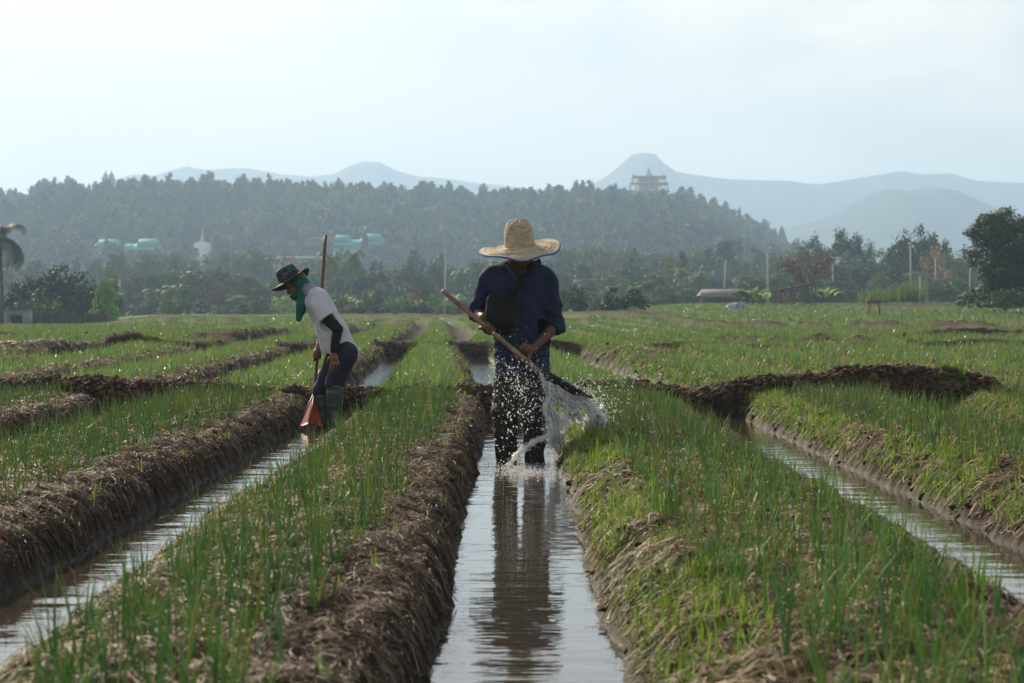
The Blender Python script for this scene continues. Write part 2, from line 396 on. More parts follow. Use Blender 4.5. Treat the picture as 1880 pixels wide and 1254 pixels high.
# ------------------------------------------------------------------ water in the channels
M_water = bpy.data.materials.new("channel_water"); M_water.use_nodes = True
t = M_water.node_tree; n = t.nodes; l = t.links; b = n['Principled BSDF']
b.inputs['Base Color'].default_value = (.05, .042, .03, 1); b.inputs['Roughness'].default_value = .02; b.inputs['IOR'].default_value = 1.6; b.inputs['Specular IOR Level'].default_value = .7
tcn = n.new('ShaderNodeTexCoord')
w1 = nz(1.0, 3, .5, (1.6, 4.2, 1)); w2 = nz(1.0, 2, .5, (10, 26, 1)); w3 = nz(.9, 2, .5)
ad = n.new('ShaderNodeMath'); ad.operation = 'MULTIPLY_ADD'; l.new(w2.outputs[0], ad.inputs[0]); ad.inputs[1].default_value = .12; l.new(w1.outputs[0], ad.inputs[2])
bp = n.new('ShaderNodeBump'); bp.inputs['Distance'].default_value = .010; bp.inputs["Strength"].default_value = .65; ge = n.new('ShaderNodeVectorMath'); ge.operation = 'DISTANCE'; ge.inputs[1].default_value = (.05, 12.35, 0); l.new(tcn.outputs['Object'], ge.inputs[0])
mk_ = n.new('ShaderNodeMapRange'); mk_.inputs['From Min'].default_value = .25; mk_.inputs['From Max'].default_value = 1.5; mk_.inputs['To Min'].default_value = .55; mk_.inputs['To Max'].default_value = 0; l.new(ge.outputs['Value'], mk_.inputs[0])
w4 = nz(1.0, 4, .6, (14, 14, 1)); ad2 = n.new('ShaderNodeMath'); ad2.operation = 'MULTIPLY_ADD'; l.new(w4.outputs[0], ad2.inputs[0]); l.new(mk_.outputs[0], ad2.inputs[1]); l.new(ad.outputs[0], ad2.inputs[2])
l.new(ad2.outputs[0], bp.inputs['Height'])
l.new(bp.outputs[0], b.inputs['Normal'])
gx = np.linspace(-22, 22, 3); 
wat = obj('water', mesh_np('water', [[-30, 2, 0], [30, 2, 0], [30, 62, 0], [-30, 62, 0]], [[0, 1, 2, 3]], smooth=False), M_water); tag(wat, kind='structure')

def zat(X, Y): return terrain(np.atleast_1d(np.asarray(X, float)), np.atleast_1d(np.asarray(Y, float)), True)

# ------------------------------------------------------------------ blades (crop, grass, straw)
def blades(P, H, W_, az, lean, bend, segs=4, sides=3, col=None, tipdry=None, kink=None):
    """tapered curved blades; P base (n,3)"""
    nB = len(P); S1 = segs+1; tt = np.linspace(0, 1, S1)
    dx, dy = np.cos(az), np.sin(az)
    V = np.zeros((nB, S1, sides, 3), np.float32); pos = P.astype(float).copy(); ang = lean.copy()
    cr = np.zeros((nB, S1, 3))
    for k in range(S1):
        cr[:, k] = pos
        T = np.stack([dx*np.sin(ang), dy*np.sin(ang), np.cos(ang)], 1)
        A = np.stack([-dy, dx, np.zeros(nB)], 1); B = np.cross(T, A)
        r = W_*(.8 if k == 0 else 1)*(1-.92*tt[k]**1.6)
        for j in range(sides):
            th = 2*math.pi*j/sides if sides > 2 else math.pi*j
            V[:, k, j] = pos+r[:, None]*(A*math.cos(th)+B*math.sin(th)*.7)
        pos = pos+T*(H/segs)[:, None]
        ang = ang+bend/segs*(1+1.0*tt[k])
        if kink is not None: ang = ang+kink*(k == segs-2)
    base = (np.arange(nB)*S1*sides)[:, None]
    q = []
    for k in range(segs):
        for j in range(sides if sides > 2 else 1):
            j2 = (j+1) % sides; q.append([k*sides+j, k*sides+j2, (k+1)*sides+j2, (k+1)*sides+j])
    q = np.array(q); Q = (base[:, :, None]+q[None]).reshape(-1, 4)
    C = None
    if col is not None:
        C = np.repeat(col[:, None, :], S1, 1)
        if tipdry is not None:
            w = np.clip((tt[None]-(1-tipdry[:, None]))/.2, 0, 1)[..., None]; C = C*(1-w)+np.array([.34, .26, .12])*w
        C = np.repeat(C[:, :, None, :], sides, 2).reshape(-1, 3)
    return V.reshape(-1, 3), Q, C
def onion_colors(n_):
    a = rng.random(n_)[:, None]
    c = np.array([.055, .155, .036])*(1-a)+np.array([.19, .32, .045])*a
    bl = (rng.random(n_) < .36)[:, None]; c = np.where(bl, c*np.array([.75, .85, 1.6])+np.array([0, .0, .012]), c)
    ye = (rng.random(n_) < .10)[:, None]; c = np.where(ye, np.array([.34, .27, .05]), c)
    return c*(.75+.5*rng.random(n_)[:, None])
def tuft_blades(P, nb, hmean, w, segs, sides, spread=.018, lod=1):
    n_ = len(P); k = rng.integers(nb[0], nb[1]+1, n_); idx = np.repeat(np.arange(n_), k); m = len(idx)
    az = rng.random(m)*2*math.pi
    p = P[idx]+np.stack([np.cos(az)*spread*rng.random(m), np.sin(az)*spread*rng.random(m), np.full(m, -.012)], 1)
    th = hmean*(.75+.5*rng.random(n_))[idx]; H = th*(.5+.6*rng.random(m))
    lean = np.abs(rng.normal(0, .22, m)); bend = np.abs(rng.normal(.15, .36, m))
    kink = np.where(rng.random(m) < .10, rng.uniform(.8, 2.2, m), 0)
    W_ = w*(.7+.6*rng.random(m))
    tip = np.where(rng.random(m) < .25, rng.uniform(.1, .4, m), 0.0)
    tcol = onion_colors(n_)[idx]*.5+onion_colors(m)*.5
    return blades(p, H, W_, az, lean, bend, segs, sides, tcol, tip, kink)
M_onion = mat('onion_leaf', attr=True, rough=.35, transl=.42, spec=.5)

def in_view(X, Y, marg=.8): return np.abs(X) < .257*Y*1.06+marg
def scatter(y0, y1, dens, seed=0):
    xm = .257*y1*1.06+.9; n_ = int(dens*2*xm*(y1-y0)); X = rng.uniform(-xm, xm, n_); Y = rng.uniform(y0, y1, n_)
    k = in_view(X, Y); return X[k], Y[k]

# near crop in loose rows
def crop_points(y0, y1, sp, jit):
    xm = .257*y1*1.06+.9
    gx, gy = np.meshgrid(np.arange(-xm, xm, sp), np.arange(y0, y1, sp*.95)); X = gx.ravel(); Y = gy.ravel()
    X = X+rng.normal(0, jit, len(X)); Y = Y+rng.normal(0, jit*1.3, len(Y))
    k = in_view(X, Y) & (rng.random(len(X)) < .86); X = X[k]; Y = Y[k]
    r = terrain(X, Y); z = r[0]; crop = r[9] > 0; dd = r[1]
    edge = rng.random(len(X)) < ss(.13, .34, dd)
    k = crop & edge & (z > .08+base_z(X, Y)); return np.stack([X[k], Y[k], z[k]], 1)
P = crop_points(3.5, 17.6, .088, .032)
P = P[np.argsort(P[:, 1])]
# the nearest 300 that the frame really shows stand as individual plants
vv = HZ+(CAMZ-P[:, 2]-.1)*FPX/P[:, 1]; uu = 940+P[:, 0]*FPX/P[:, 1]
vis = (vv < 1262) & (uu > -10) & (uu < 1890)
near_i = np.where(vis)[0][:300]; rest = np.setdiff1d(np.arange(len(P)), near_i)
variants = []
for i in range(14):
    v_, q_, c_ = tuft_blades(np.zeros((1, 3)), (3, 7), .205, .0029, 6, 5)
    variants.append(mesh_np('onion_plant', v_, q_, col=c_)); variants[-1].materials.append(M_onion)
for k, i in enumerate(near_i):
    x, y, zz = P[i]; o = bpy.data.objects.new('onion_plant', variants[k % 14]); COL.objects.link(o)
    o.location = (x, y, zz); o.rotation_euler = (0, 0, random.uniform(0, 6.28)); o.scale = [random.uniform(.85, 1.2)]*3
    if x < -.1: lb, gp = 'green onion tuft in the straw-mulched bed left of the middle channel', 'onion plants in the left front bed'
    elif x < 1.75: lb, gp = 'green onion tuft in the straw-mulched bed right of the middle channel', 'onion plants in the right front bed'
    else: lb, gp = 'green onion tuft beyond the right-hand channel', 'onion plants beyond the right channel'
    tag(o, lb, 'onion plant', gp)
a = tuft_blades(P[rest][P[rest][:, 1] < 9.5], (3, 6), .20, .0029, 5, 3)
b_ = tuft_blades(P[rest][P[rest][:, 1] >= 9.5], (3, 6), .19, .0031, 4, 3)
P2 = crop_points(18.6, 40, .135, .04); c2 = tuft_blades(P2, (4, 7), .185, .0045, 3, 2)
P3 = crop_points(40, 80, .27, .09); c3 = tuft_blades(P3, (6, 8), .19, .010, 2, 2, spread=.09)
P4 = crop_points(80, 175, .62, .2); c4 = tuft_blades(P4, (8, 10), .22, .024, 2, 2, spread=.25)
def cat(*parts):
    V = []; Q = []; C = []; n_ = 0
    for v, q, c in parts: V.append(v); Q.append(q+n_); C.append(c); n_ += len(v)
    return np.concatenate(V), np.concatenate(Q), np.concatenate(C)
for t_, f_ in ((a, 1.5), (b_, 1.42), (c2, 1.0), (c3, .92), (c4, .9)): t_[2][:] *= f_
for me_ in variants:
    at_ = me_.color_attributes['Col']; q0 = np.zeros(len(at_.data)*4, np.float32); at_.data.foreach_get('color', q0); at_.data.foreach_set('color', q0*1.5)
v_, q_, c_ = cat(a, b_, c2, c3, c4)
print('crop quads', len(q_), 'near', len(P), len(P2), len(P3), len(P4))
tag(obj('onion_crop', mesh_np('onion_crop', v_, q_, col=c_), M_onion), kind='stuff', cat='onion crop', label='rows of young green onions covering the field beds')

# bright weeds on the sunny channel banks
M_grass = mat('weed_grass', attr=True, rough=.5, transl=.45, spec=.3)
X, Y = scatter(4, 18, 600); r = terrain(X, Y); dn = fbm2(X*1.7, Y*1.2, 33, 3)
k = (((r[2] > 0) & (r[1] > .03) & (r[1] < .30) & (dn > -.22)) | ((r[2] < 0) & (r[1] > .05) & (r[1] < .2) & (dn > .42))) & (X > -.2)
k |= (r[1] > .05) & (r[1] < .4) & (rng.random(len(X)) < .018)
k &= (r[7] < .6) | (rng.random(len(X)) < .1)
Pg = np.stack([X[k], Y[k], r[0][k]], 1); ng_ = len(Pg); kk = rng.integers(3, 7, ng_); idx = np.repeat(np.arange(ng_), kk); m = len(idx)
colg = np.array([.14, .25, .03])*(.6+.8*rng.random((m, 1)))*np.array([1, 1, 1])+np.where(rng.random((m, 1)) < .25, np.array([.10, .05, .02]), 0)
tl = np.where(rng.random(ng_) < .12, 1.7, 1)[idx]
bl1 = blades(Pg[idx]+rng.normal(0, .008, (m, 3))*[1, 1, 0], (.02+.05*rng.random(m))*tl*1.2, .0022+.0015*rng.random(m), rng.random(m)*6.28, np.abs(rng.normal(.35, .3, m)), rng.normal(.5, .5, m), 3, 2, colg)
X, Y = scatter(18, 60, 60); r = terrain(X, Y)
k = ((r[2] > 0) & (r[1] > .03) & (r[1] < .3)) | (rng.random(len(X)) < .12)
k &= r[1] > .03
Pg = np.stack([X[k], Y[k], r[0][k]], 1); idx = np.repeat(np.arange(len(Pg)), 4); m = len(idx)
colg = np.array([.12, .21, .03])*(.6+.8*rng.random((m, 1)))
bl2 = blades(Pg[idx]+rng.normal(0, .03, (m, 3))*[1, 1, 0], .05+.08*rng.random(m), .006+.004*rng.random(m), rng.random(m)*6.28, np.abs(rng.normal(.3, .3, m)), rng.normal(.4, .4, m), 2, 2, colg)
v_, q_, c_ = cat(bl1, bl2); print('grass', len(q_))
tag(obj('bank_grass', mesh_np('bank_grass', v_, q_, col=c_), M_grass), kind='stuff', cat='grass', label='bright short weeds growing on the channel banks')

# straw mulch: fibres lying over the beds and hanging down the banks
M_straw = mat('straw', attr=True, rough=.6, spec=.3, transl=.1)
def straw(X, Y, Lm, w, segs=4, chunk=1.0):
    r = terrain(X, Y); k = (r[1] > .01) & (r[7] < .5) & (r[0] > base_z(X, Y)+.01); X = X[k]; Y = Y[k]; dd = r[1][k]; sd = r[2][k]
    n_ = len(X); bank = (dd < .40)
    az = np.where(bank, np.where(rng.random(n_) < .6, rng.normal(0, .9, n_), rng.random(n_)*6.28), rng.random(n_)*3.14)
    Ln = Lm*(.3+.9*rng.random(n_))*np.where(bank, .75, 1)*np.where(rng.random(n_) < .06, 2, 1); S1 = segs+1; tt = np.linspace(-.5, .5, S1)
    curve = rng.normal(0, .8, n_)
    px = X[:, None]+np.cos(az)[:, None]*Ln[:, None]*tt-np.sin(az)[:, None]*curve[:, None]*Ln[:, None]*(tt**2)
    py = Y[:, None]+np.sin(az)[:, None]*Ln[:, None]*tt+np.cos(az)[:, None]*curve[:, None]*Ln[:, None]*(tt**2)
    zz = terrain(px.ravel(), py.ravel())[0].reshape(n_, S1)
    zz = np.maximum(zz, .004)
    zm = zz.max(1)[:, None]; zz = zz*.85+zm*.15; lift = .007+.014*rng.random(n_)[:, None]
    zz = np.where(zz-zm < -.08, zz, zz)+lift+(rng.normal(0, .05, n_)[:, None]*tt*Ln[:, None]*2)
    wv = w*(.5+rng.random(n_))[:, None]; nx, ny = -np.sin(az)[:, None]*wv, np.cos(az)[:, None]*wv
    A = np.stack([px+nx, py+ny, zz], -1); B = np.stack([px-nx, py-ny, zz+wv*.6], -1); C_ = np.stack([px, py, zz+wv*1.0], -1)
    V = np.stack([A, C_, B], 2).reshape(-1, 3)
    q = []
    for s_ in range(segs): q += [[s_*3, s_*3+1, s_*3+4, s_*3+3], [s_*3+1, s_*3+2, s_*3+5, s_*3+4]]
    Q = ((np.arange(n_)*S1*3)[:, None, None]+np.array(q)[None]).reshape(-1, 4)
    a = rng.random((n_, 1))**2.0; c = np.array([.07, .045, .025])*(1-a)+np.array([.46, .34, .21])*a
    c = np.where((bank & (sd < 0))[:, None], c*.62, c); red = rng.random((n_, 1)) < .25; c = np.where(red, c*np.array([1.1, .8, .6]), c)  # left-bank straw darkened: muddy tint plus bank shade put into its colour
    return V, Q, np.repeat(c, S1*3, 0)
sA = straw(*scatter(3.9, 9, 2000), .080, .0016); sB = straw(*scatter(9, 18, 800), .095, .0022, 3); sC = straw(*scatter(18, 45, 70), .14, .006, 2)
X, Y = scatter(3.9, 10, 60); sD = straw(X, Y, .12, .0034)
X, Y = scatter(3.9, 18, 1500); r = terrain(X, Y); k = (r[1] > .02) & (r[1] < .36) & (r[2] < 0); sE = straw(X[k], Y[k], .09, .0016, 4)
v_, q_, c_ = cat(sA, sB, sC, sD, sE); print('straw', len(q_))
tag(obj('straw_mulch', mesh_np('straw_mulch', v_, q_, col=c_), M_straw), kind='stuff', cat='straw', label='dry rice straw mulch scattered over the beds and banks')
#--C0--
# crumbly clods of soil on beds, banks and dams
def clods(X, Y, r0, r1):
    T = np.array([[0, 0, 1], [.89, 0, .45], [.28, .85, .45], [-.72, .53, .45], [-.72, -.53, .45], [.28, -.85, .45], [.72, .53, -.45], [-.28, .85, -.45], [-.89, 0, -.45], [-.28, -.85, -.45], [.72, -.53, -.45], [0, 0, -1]])
    F = np.array([[0, 1, 2], [0, 2, 3], [0, 3, 4], [0, 4, 5], [0, 5, 1], [1, 6, 2], [2, 7, 3], [3, 8, 4], [4, 9, 5], [5, 10, 1], [2, 6, 7], [3, 7, 8], [4, 8, 9], [5, 9, 10], [1, 10, 6], [11, 7, 6], [11, 8, 7], [11, 9, 8], [11, 10, 9], [11, 6, 10]])
    r = terrain(X, Y); bankL = (r[2] < 0) & (r[1] < .3); pr = np.where(r[7] > .05, 5.0, np.where(bankL, .9, np.where(r[1] < .3, .8, .45)))*np.where(r[7] > .05, 1, fbm2(X*2.2, Y*2.2, 61, 3) > -.22)
    k = (r[0] > .01) & (rng.random(len(X)) < pr); X, Y, z = X[k], Y[k], r[0][k]; n_ = len(X)
    R_ = r0+(r1-r0)*rng.random(n_)**3; S_ = R_[:, None]*rng.uniform(.45, 1.35, (n_, 3))*[1, 1, .7]
    a = rng.random(n_)*6.28; V = T[None]*(1+.9*(rng.random((n_, 12, 1))-.5))*S_[:, None]
    V = np.stack([V[..., 0]*np.cos(a)[:, None]-V[..., 1]*np.sin(a)[:, None], V[..., 0]*np.sin(a)[:, None]+V[..., 1]*np.cos(a)[:, None], V[..., 2]], -1)+np.stack([X, Y, z+R_*.15], 1)[:, None]
    c = np.array([.085, .053, .031])*(.45+1.0*rng.random((n_, 1)))
    return V.reshape(-1, 3), ((np.arange(n_)*12)[:, None, None]+F[None]).reshape(-1, 3), np.repeat(c, 12, 0)
M_clod = mat('soil_clod', attr=True, rough=.9, spec=.2)
Xd, Yd = scatter(16.6, 20, 3500); kd_ = terrain(Xd, Yd)[7] > .05
v_, q_, c_ = cat(clods(Xd[kd_], Yd[kd_], .005, .042), clods(*scatter(3.9, 9, 900), .003, .022), clods(*scatter(9, 20.5, 330), .005, .032), clods(*scatter(20.5, 60, 14), .012, .06)); print('clods', len(q_))
tag(obj('soil_clods', mesh_np('soil_clods', v_, tris=q_, col=c_), M_clod), kind='stuff', cat='soil clods', label='crumbled dark clods of soil on the banks and dams')
#--C1--
#--P0--
# ------------------------------------------------------------------ people
M_skin = mat('skin_tanned', (.13, .062, .038), .55, vary=.25, scale=30, spec=.4)
M_skin2 = mat('skin_brown', (.20, .10, .065), .55, vary=.25, scale=30, spec=.4)
M_navy = mat('navy_cotton', (.025, .035, .080), .85, vary=.25, scale=14, bump=.004, bscale=60, spec=.2)
M_navy_edge = mat('navy_edge', (.05, .07, .17), .85, spec=.2)
M_black = mat('black_trousers', (.016, .014, .013), .8, col2=(.034, .026, .02), scale=9, bump=.004, bscale=50, spec=.25)
M_bag = mat('black_nylon', (.010, .011, .011), .9, vary=.3, scale=20, spec=.4)
M_white_shirt = mat('white_cotton', (.62, .63, .68), .85, vary=.12, scale=9, bump=.004, bscale=40, spec=.2, transl=.12)
M_grey = mat('grey_cotton', (.24, .26, .30), .85, spec=.2)
M_green_scarf = mat('green_cloth', (.02, .17, .10), .75, vary=.3, scale=14, bump=.003, spec=.25, transl=.2)
M_darkcloth = mat('dark_sleeve', (.012, .016, .018), .8, vary=.3, scale=20, spec=.2)
M_bluetr = mat('navy_trousers', (.018, .019, .038), .75, vary=.3, scale=14, bump=.004, spec=.3)
M_boot = mat('green_rubber', (.035, .06, .045), .35, vary=.3, scale=12, spec=.5)
M_hair = mat('black_hair', (.012, .01, .009), .5, spec=.4)
M_eye = mat('eye_white', (.6, .58, .54), .3); M_iris = mat('eye_dark', (.02, .012, .008), .2)

def cone(a, b, r1, r2, k=.02): return ('cone', (a, b, r1, r2), k)
def ell(c, r, k=.02, M=None): return ('ell', (c, r, M), k)
def rotm(ax, deg): return Matrix.Rotation(R(deg), 3, ax)
def head_prims(M, c, s=1.0):
    """human head; M rotates head space (face towards -Y, up Z) into the body's space, c = centre of the skull"""
    c = np.array(c, float); Mn = np.array(M)
    f = lambda x, y, z: c+Mn @ (np.array([x, y, z])*s)
    P = [ell(f(0, .012, .02), (.074*s, .092*s, .092*s), .0, Mn), ell(f(0, -.018, -.045), (.058*s, .068*s, .066*s), .03, Mn),
         cone(f(0, -.052, -.088), f(0, -.06, -.09), .024*s, .020*s, .03),              # chin
         cone(f(-.045, -.02, -.075), f(.045, -.02, -.075), .022*s, .022*s, .03),
         cone(f(0, -.082, .018), f(0, -.102, -.026), .008*s, .0125*s, .012),           # nose
         cone(f(-.013, -.088, -.03), f(.013, -.088, -.03), .008*s, .008*s, .008),
         cone(f(-.05, -.062, .034), f(.05, -.062, .034), .013*s, .013*s, .02),         # brow
         cone(f(-.042, -.058, -.018), f(-.03, -.066, -.02), .018*s, .016*s, .02), cone(f(.042, -.058, -.018), f(.03, -.066, -.02), .018*s, .016*s, .02),
         cone(f(-.02, -.082, -.054), f(.02, -.082, -.054), .0065*s, .0065*s, .008), cone(f(-.017, -.081, -.066), f(.017, -.081, -.066), .0075*s, .0075*s, .008),
         ell(f(-.079, .012, -.008), (.009*s, .019*s, .031*s), .006, Mn), ell(f(.079, .012, -.008), (.009*s, .019*s, .031*s), .006, Mn)]
    return P, f
def grip(C, sdir, a, rad=.017, s=1.0, thumb=1, flip=1, wrist=None):
    """hand closed round a shaft: C on the shaft axis, sdir along it, a = from palm towards the shaft"""
    C = np.array(C, float); sd = np.array(sdir, float); sd /= np.linalg.norm(sd); a = np.array(a, float); a -= sd*(a@sd); a /= np.linalg.norm(a)
    b = np.cross(sd, a)*flip; Rr = rad+.009*s
    pt = lambda th, o, rr=Rr: C+sd*o+rr*(a*math.cos(R(th))+b*math.sin(R(th)))
    P = []
    off = [-.032, -.011, .011, .031]; ln = [.86, 1.0, .96, .8]; fr = [.0085, .0092, .0090, .0078]
    for o, L_, r in zip(off, ln, fr):
        o *= s; r *= s
        ths = [200, 200-72*L_, 200-140*L_, 200-205*L_]; rr = [Rr+.014*s, Rr+.008*s, Rr+.002, Rr]
        q = [pt(ths[i], o*(1-.06*i), rr[i]) for i in range(4)]
        P += [cone(q[0], q[1], r*1.12, r*1.02, .004), cone(q[1], q[2], r*1.02, r*.95, .003), cone(q[2], q[3], r*.95, r*.78, .003)]
        P.append(cone(q[0], C-a*(Rr+.030*s)+sd*o*.8-b*.030*s, r*1.25, .015*s, .008))
    w = np.array(wrist, float) if wrist is not None else C-a*.09-b*.05
    base = C-a*(Rr+.030*s)-b*.030*s
    P += [cone(base-sd*.018*s, base+sd*.018*s, .018*s, .018*s, .012), cone(base, w, .022*s, .024*s, .012)]
    o = -.044*s*thumb if thumb else 0
    th0 = base+sd*(-.02*s*thumb)
    P += [cone(th0, pt(225, o*.9, Rr+.012*s), .015*s, .0115*s, .008), cone(pt(225, o*.9, Rr+.012*s), pt(285, o*1.0, Rr+.003), .0115*s, .0105*s, .004), cone(pt(285, o, Rr+.003), pt(345, o*.8, Rr), .0105*s, .0085*s, .004)]
    return P
def open_hand(W0, d, side, s=1.0, curl=18):
    """relaxed hand hanging from wrist W0 along d; side = direction across the palm towards the thumb"""
    W0 = np.array(W0, float); d = np.array(d, float); d /= np.linalg.norm(d); sd = np.array(side, float); sd -= d*(d@sd); sd /= np.linalg.norm(sd); nn = np.cross(d, sd)
    P = [cone(W0, W0+d*.04*s, .023*s, .026*s, .012)]; K = W0+d*.085*s
    P += [cone(W0+d*.04*s-sd*.014, K-sd*.024*s, .017*s, .013*s, .012), cone(W0+d*.04*s+sd*.014, K+sd*.024*s, .018*s, .013*s, .012), cone(K-sd*.024*s, K+sd*.024*s, .012*s, .012*s, .01)]
    for o, L_, r, cu in ((.031, .072, .0088, 12), (.0105, .080, .0092, 18), (-.0105, .075, .0088, 25), (-.031, .060, .0076, 32)):
        p = K+sd*o*s; dd = d+sd*o*2.2; dd /= np.linalg.norm(dd); an = 0
        for i, fr in enumerate((.45, .30, .25)):
            an += R(cu*(.6+.5*i)); v = dd*math.cos(an)+nn*math.sin(an); q = p+v*L_*s*fr
            P.append(cone(p, q, r*s*(1-.1*i), r*s*(.9-.12*i), .004)); p = q
    t0 = W0+d*.025*s+sd*.022*s; t1 = t0+(d*.6+sd*.75+nn*.2)*.038*s; t2 = t1+(d*.9+sd*.25+nn*.3)*.032*s
    P += [cone(t0, t1, .015*s, .0105*s, .01), cone(t1, t2, .0105*s, .008*s, .004)]
    return P
def folds(amp, sc, seed, zmin=None, cuts=()):
    def f(G, F):
        q = G*np.array(sc); F = F+amp*(vn3(q[:, 0], q[:, 1], q[:, 2], seed)+.5*vn3(q[:, 0]*2.1, q[:, 1]*2.1, q[:, 2]*2.1, seed+3))*2
        for nrm, dd in cuts:        # keep the side where nrm.p > dd
            F = np.maximum(F, dd-G @ np.array(nrm, float))
        return F
    return f

# ---- the man scooping water. local origin: water level between his feet, metres
SX, SZ = 285., 285.
MY = 12.83
def mp_(u, v, y=0):                     # photo pixel on his plane -> local
    Yw = MY+y; return np.array([(u-940)/FPX*Yw-.04, y, CAMZ-(v-HZ)/FPX*Yw])
man_loc = (.04, MY, 0)
grA = mp_(899, 607, -.28); grB = mp_(955, 651, -.24)
sh_top = mp_(812, 533, -.33); sh_end = mp_(1000, 690, -.21)
sdir = sh_end-sh_top; sdir /= np.linalg.norm(sdir)
def on_shaft(p): return sh_top+sdir*((p-sh_top)@sdir)
grA = on_shaft(mp_(897, 606, -.28)); grB = on_shaft(mp_(958, 652, -.24))
Hm = rotm('X', 38); hc = (.005, -.225, 1.35)
HP, hf = head_prims(Hm, hc, .89)
elA = np.array([-.262, -.03, .975]); elB = np.array([.240, -.06, .885])
wrA = grA+np.array([-.035, .055, .075]); wrB = grB+np.array([.075, .05, .045])
B_ = HP+[cone((-.0, -.15, 1.22), (0, -.215, 1.32), .056, .052, .03),
      cone((-.13, -.11, 1.19), (.13, -.11, 1.19), .06, .06, .04), cone((-.0, -.10, 1.12), (0, -.03, .80), .105, .11, .05), cone((-.05, 0, .74), (.06, 0, .74), .09, .09, .05),
      cone((-.195, -.10, 1.17), elA, .048, .040, .02), cone(elA, wrA, .040, .026, .015),
      cone((.185, -.10, 1.17), elB, .048, .040, .02), cone(elB, wrB, .041, .026, .015),
      cone((-.065, 0, .72), (-.085, -.02, .33), .075, .05, .03), cone((-.085, -.02, .33), (-.065, 0, -.05), .048, .035, .02),
      cone((.075, -.02, .72), (.085, -.09, .33), .075, .05, .03), cone((.085, -.09, .33), (.09, -.08, -.05), .048, .035, .02),
      cone((-.065, .02, -.08), (-.07, -.14, -.10), .035, .03, .02), cone((.09, -.06, -.08), (.10, -.22, -.10), .035, .03, .02)]
B_ += grip(grA, sdir, (.25, -.5, -.45), s=1.08, wrist=wrA, thumb=1, flip=-1)
B_ += grip(grB, sdir, (-.6, -.55, -.3), s=1.08, wrist=wrB, thumb=-1, flip=1)
man = obj('person', sdf_mesh('person', B_, .0048), M_skin, loc=man_loc)
tag(man, 'man in navy shirt and wide straw hat bending over in the middle channel', 'person')
# shirt
Sh = [cone((-.015, .0, .50), (-.05, -.05, .85), .122, .118, .05), cone((.085, -.0, .50), (.09, -.05, .85), .122, .118, .05),
      cone((-.05, -.05, .85), (-.085, -.10, 1.13), .118, .115, .05), cone((.09, -.05, .85), (.075, -.10, 1.13), .118, .115, .05), cone((0, -.0, .5), (0, -.11, 1.15), .115, .12, .05),
      cone((-.155, -.11, 1.195), (.14, -.11, 1.195), .078, .078, .04), cone((-.07, -.14, 1.255), (.07, -.14, 1.255), .05, .05, .05), 
      cone((-.180, -.105, 1.17), (-.240, -.055, 1.02), .080, .068, .02), cone((-.240, -.055, 1.02), elA+[-.0, .0, -.015], .066, .058, .015), cone(elA+[0, 0, -.015], elA*.72+wrA*.28, .058, .050, .01),
      cone((.172, -.105, 1.17), (.218, -.075, 1.00), .082, .072, .02), cone((.218, -.075, 1.00), elB, .072, .062, .015), cone(elB, elB*.80+wrB*.20, .060, .052, .01)]
def shirt_cut(G, F):
    F = folds(.010, (12, 12, 6), 5)(G, F)+.008*np.abs(np.sin((G[:, 2]*1.0+np.abs(G[:, 0])*.9)*34+5*vn3(G[:, 0]*6, G[:, 1]*6, G[:, 2]*6, 19)))*np.clip((1.22-G[:, 2])*5, 0, 1)
    F = F+.006*np.sin(G[:, 0]*38+6*vn3(G[:, 0]*3, G[:, 1]*3, G[:, 2]*4, 9))*(ss(1.0, .6, G[:, 2]) if False else np.clip((1.0-G[:, 2])*2, 0, 1))
    hem = .555+.012*np.sin(G[:, 0]*25)-.10*(G[:, 0] < -9)
    F = np.maximum(F, hem-G[:, 2])
    da = (elA*.74+wrA*.26-G)@((wrA-elA)/np.linalg.norm(wrA-elA)); nearA = (G[:, 0] < -.12) & (G[:, 2] < 1.0) & (G[:, 2] > .82)
    F = np.where(nearA, np.maximum(F, -da), F)
    db = (elB*.84+wrB*.16-G)@((wrB-elB)/np.linalg.norm(wrB-elB)); nearB = (G[:, 0] > .12) & (G[:, 2] < .93) & (G[:, 1] < -.02) & (G[:, 2] > .70) & (np.linalg.norm(G-elB, axis=1) < .16)
    F = np.where(nearB, np.maximum(F, -db), F)
    v = (np.abs(G[:, 0])*1.5+(1.30-G[:, 2])) ; neck = (G[:, 1] < -.14) & (G[:, 2] > 1.12)
    F = np.where(neck, np.maximum(F, (.115-np.abs(G[:, 0])*1.9-(1.30-G[:, 2]))*.6), F)
    return F
shirt = obj('shirt', sdf_mesh('shirt', Sh, .0055, post=shirt_cut), M_navy, man)
col_ = MB().tube([(-.085, -.12, 1.285), (-.075, -.18, 1.275), (-.045, -.235, 1.235), (-.012, -.25, 1.17)], [.015, .017, .017, .008], 8, flat=.5).tube([(.085, -.12, 1.285), (.075, -.18, 1.275), (.045, -.235, 1.235), (.016, -.25, 1.17)], [.015, .017, .017, .008], 8, flat=.5)
obj('collar', col_.mesh('collar', True), M_navy_edge, shirt)
obj('placket', MB().tube([(.0, -.238, 1.15), (-.005, -.222, 1.0), (.0, -.17, .85), (.01, -.135, .70), (.02, -.124, .57)], .013, 6, flat=.35).mesh('placket', True), M_navy, shirt)
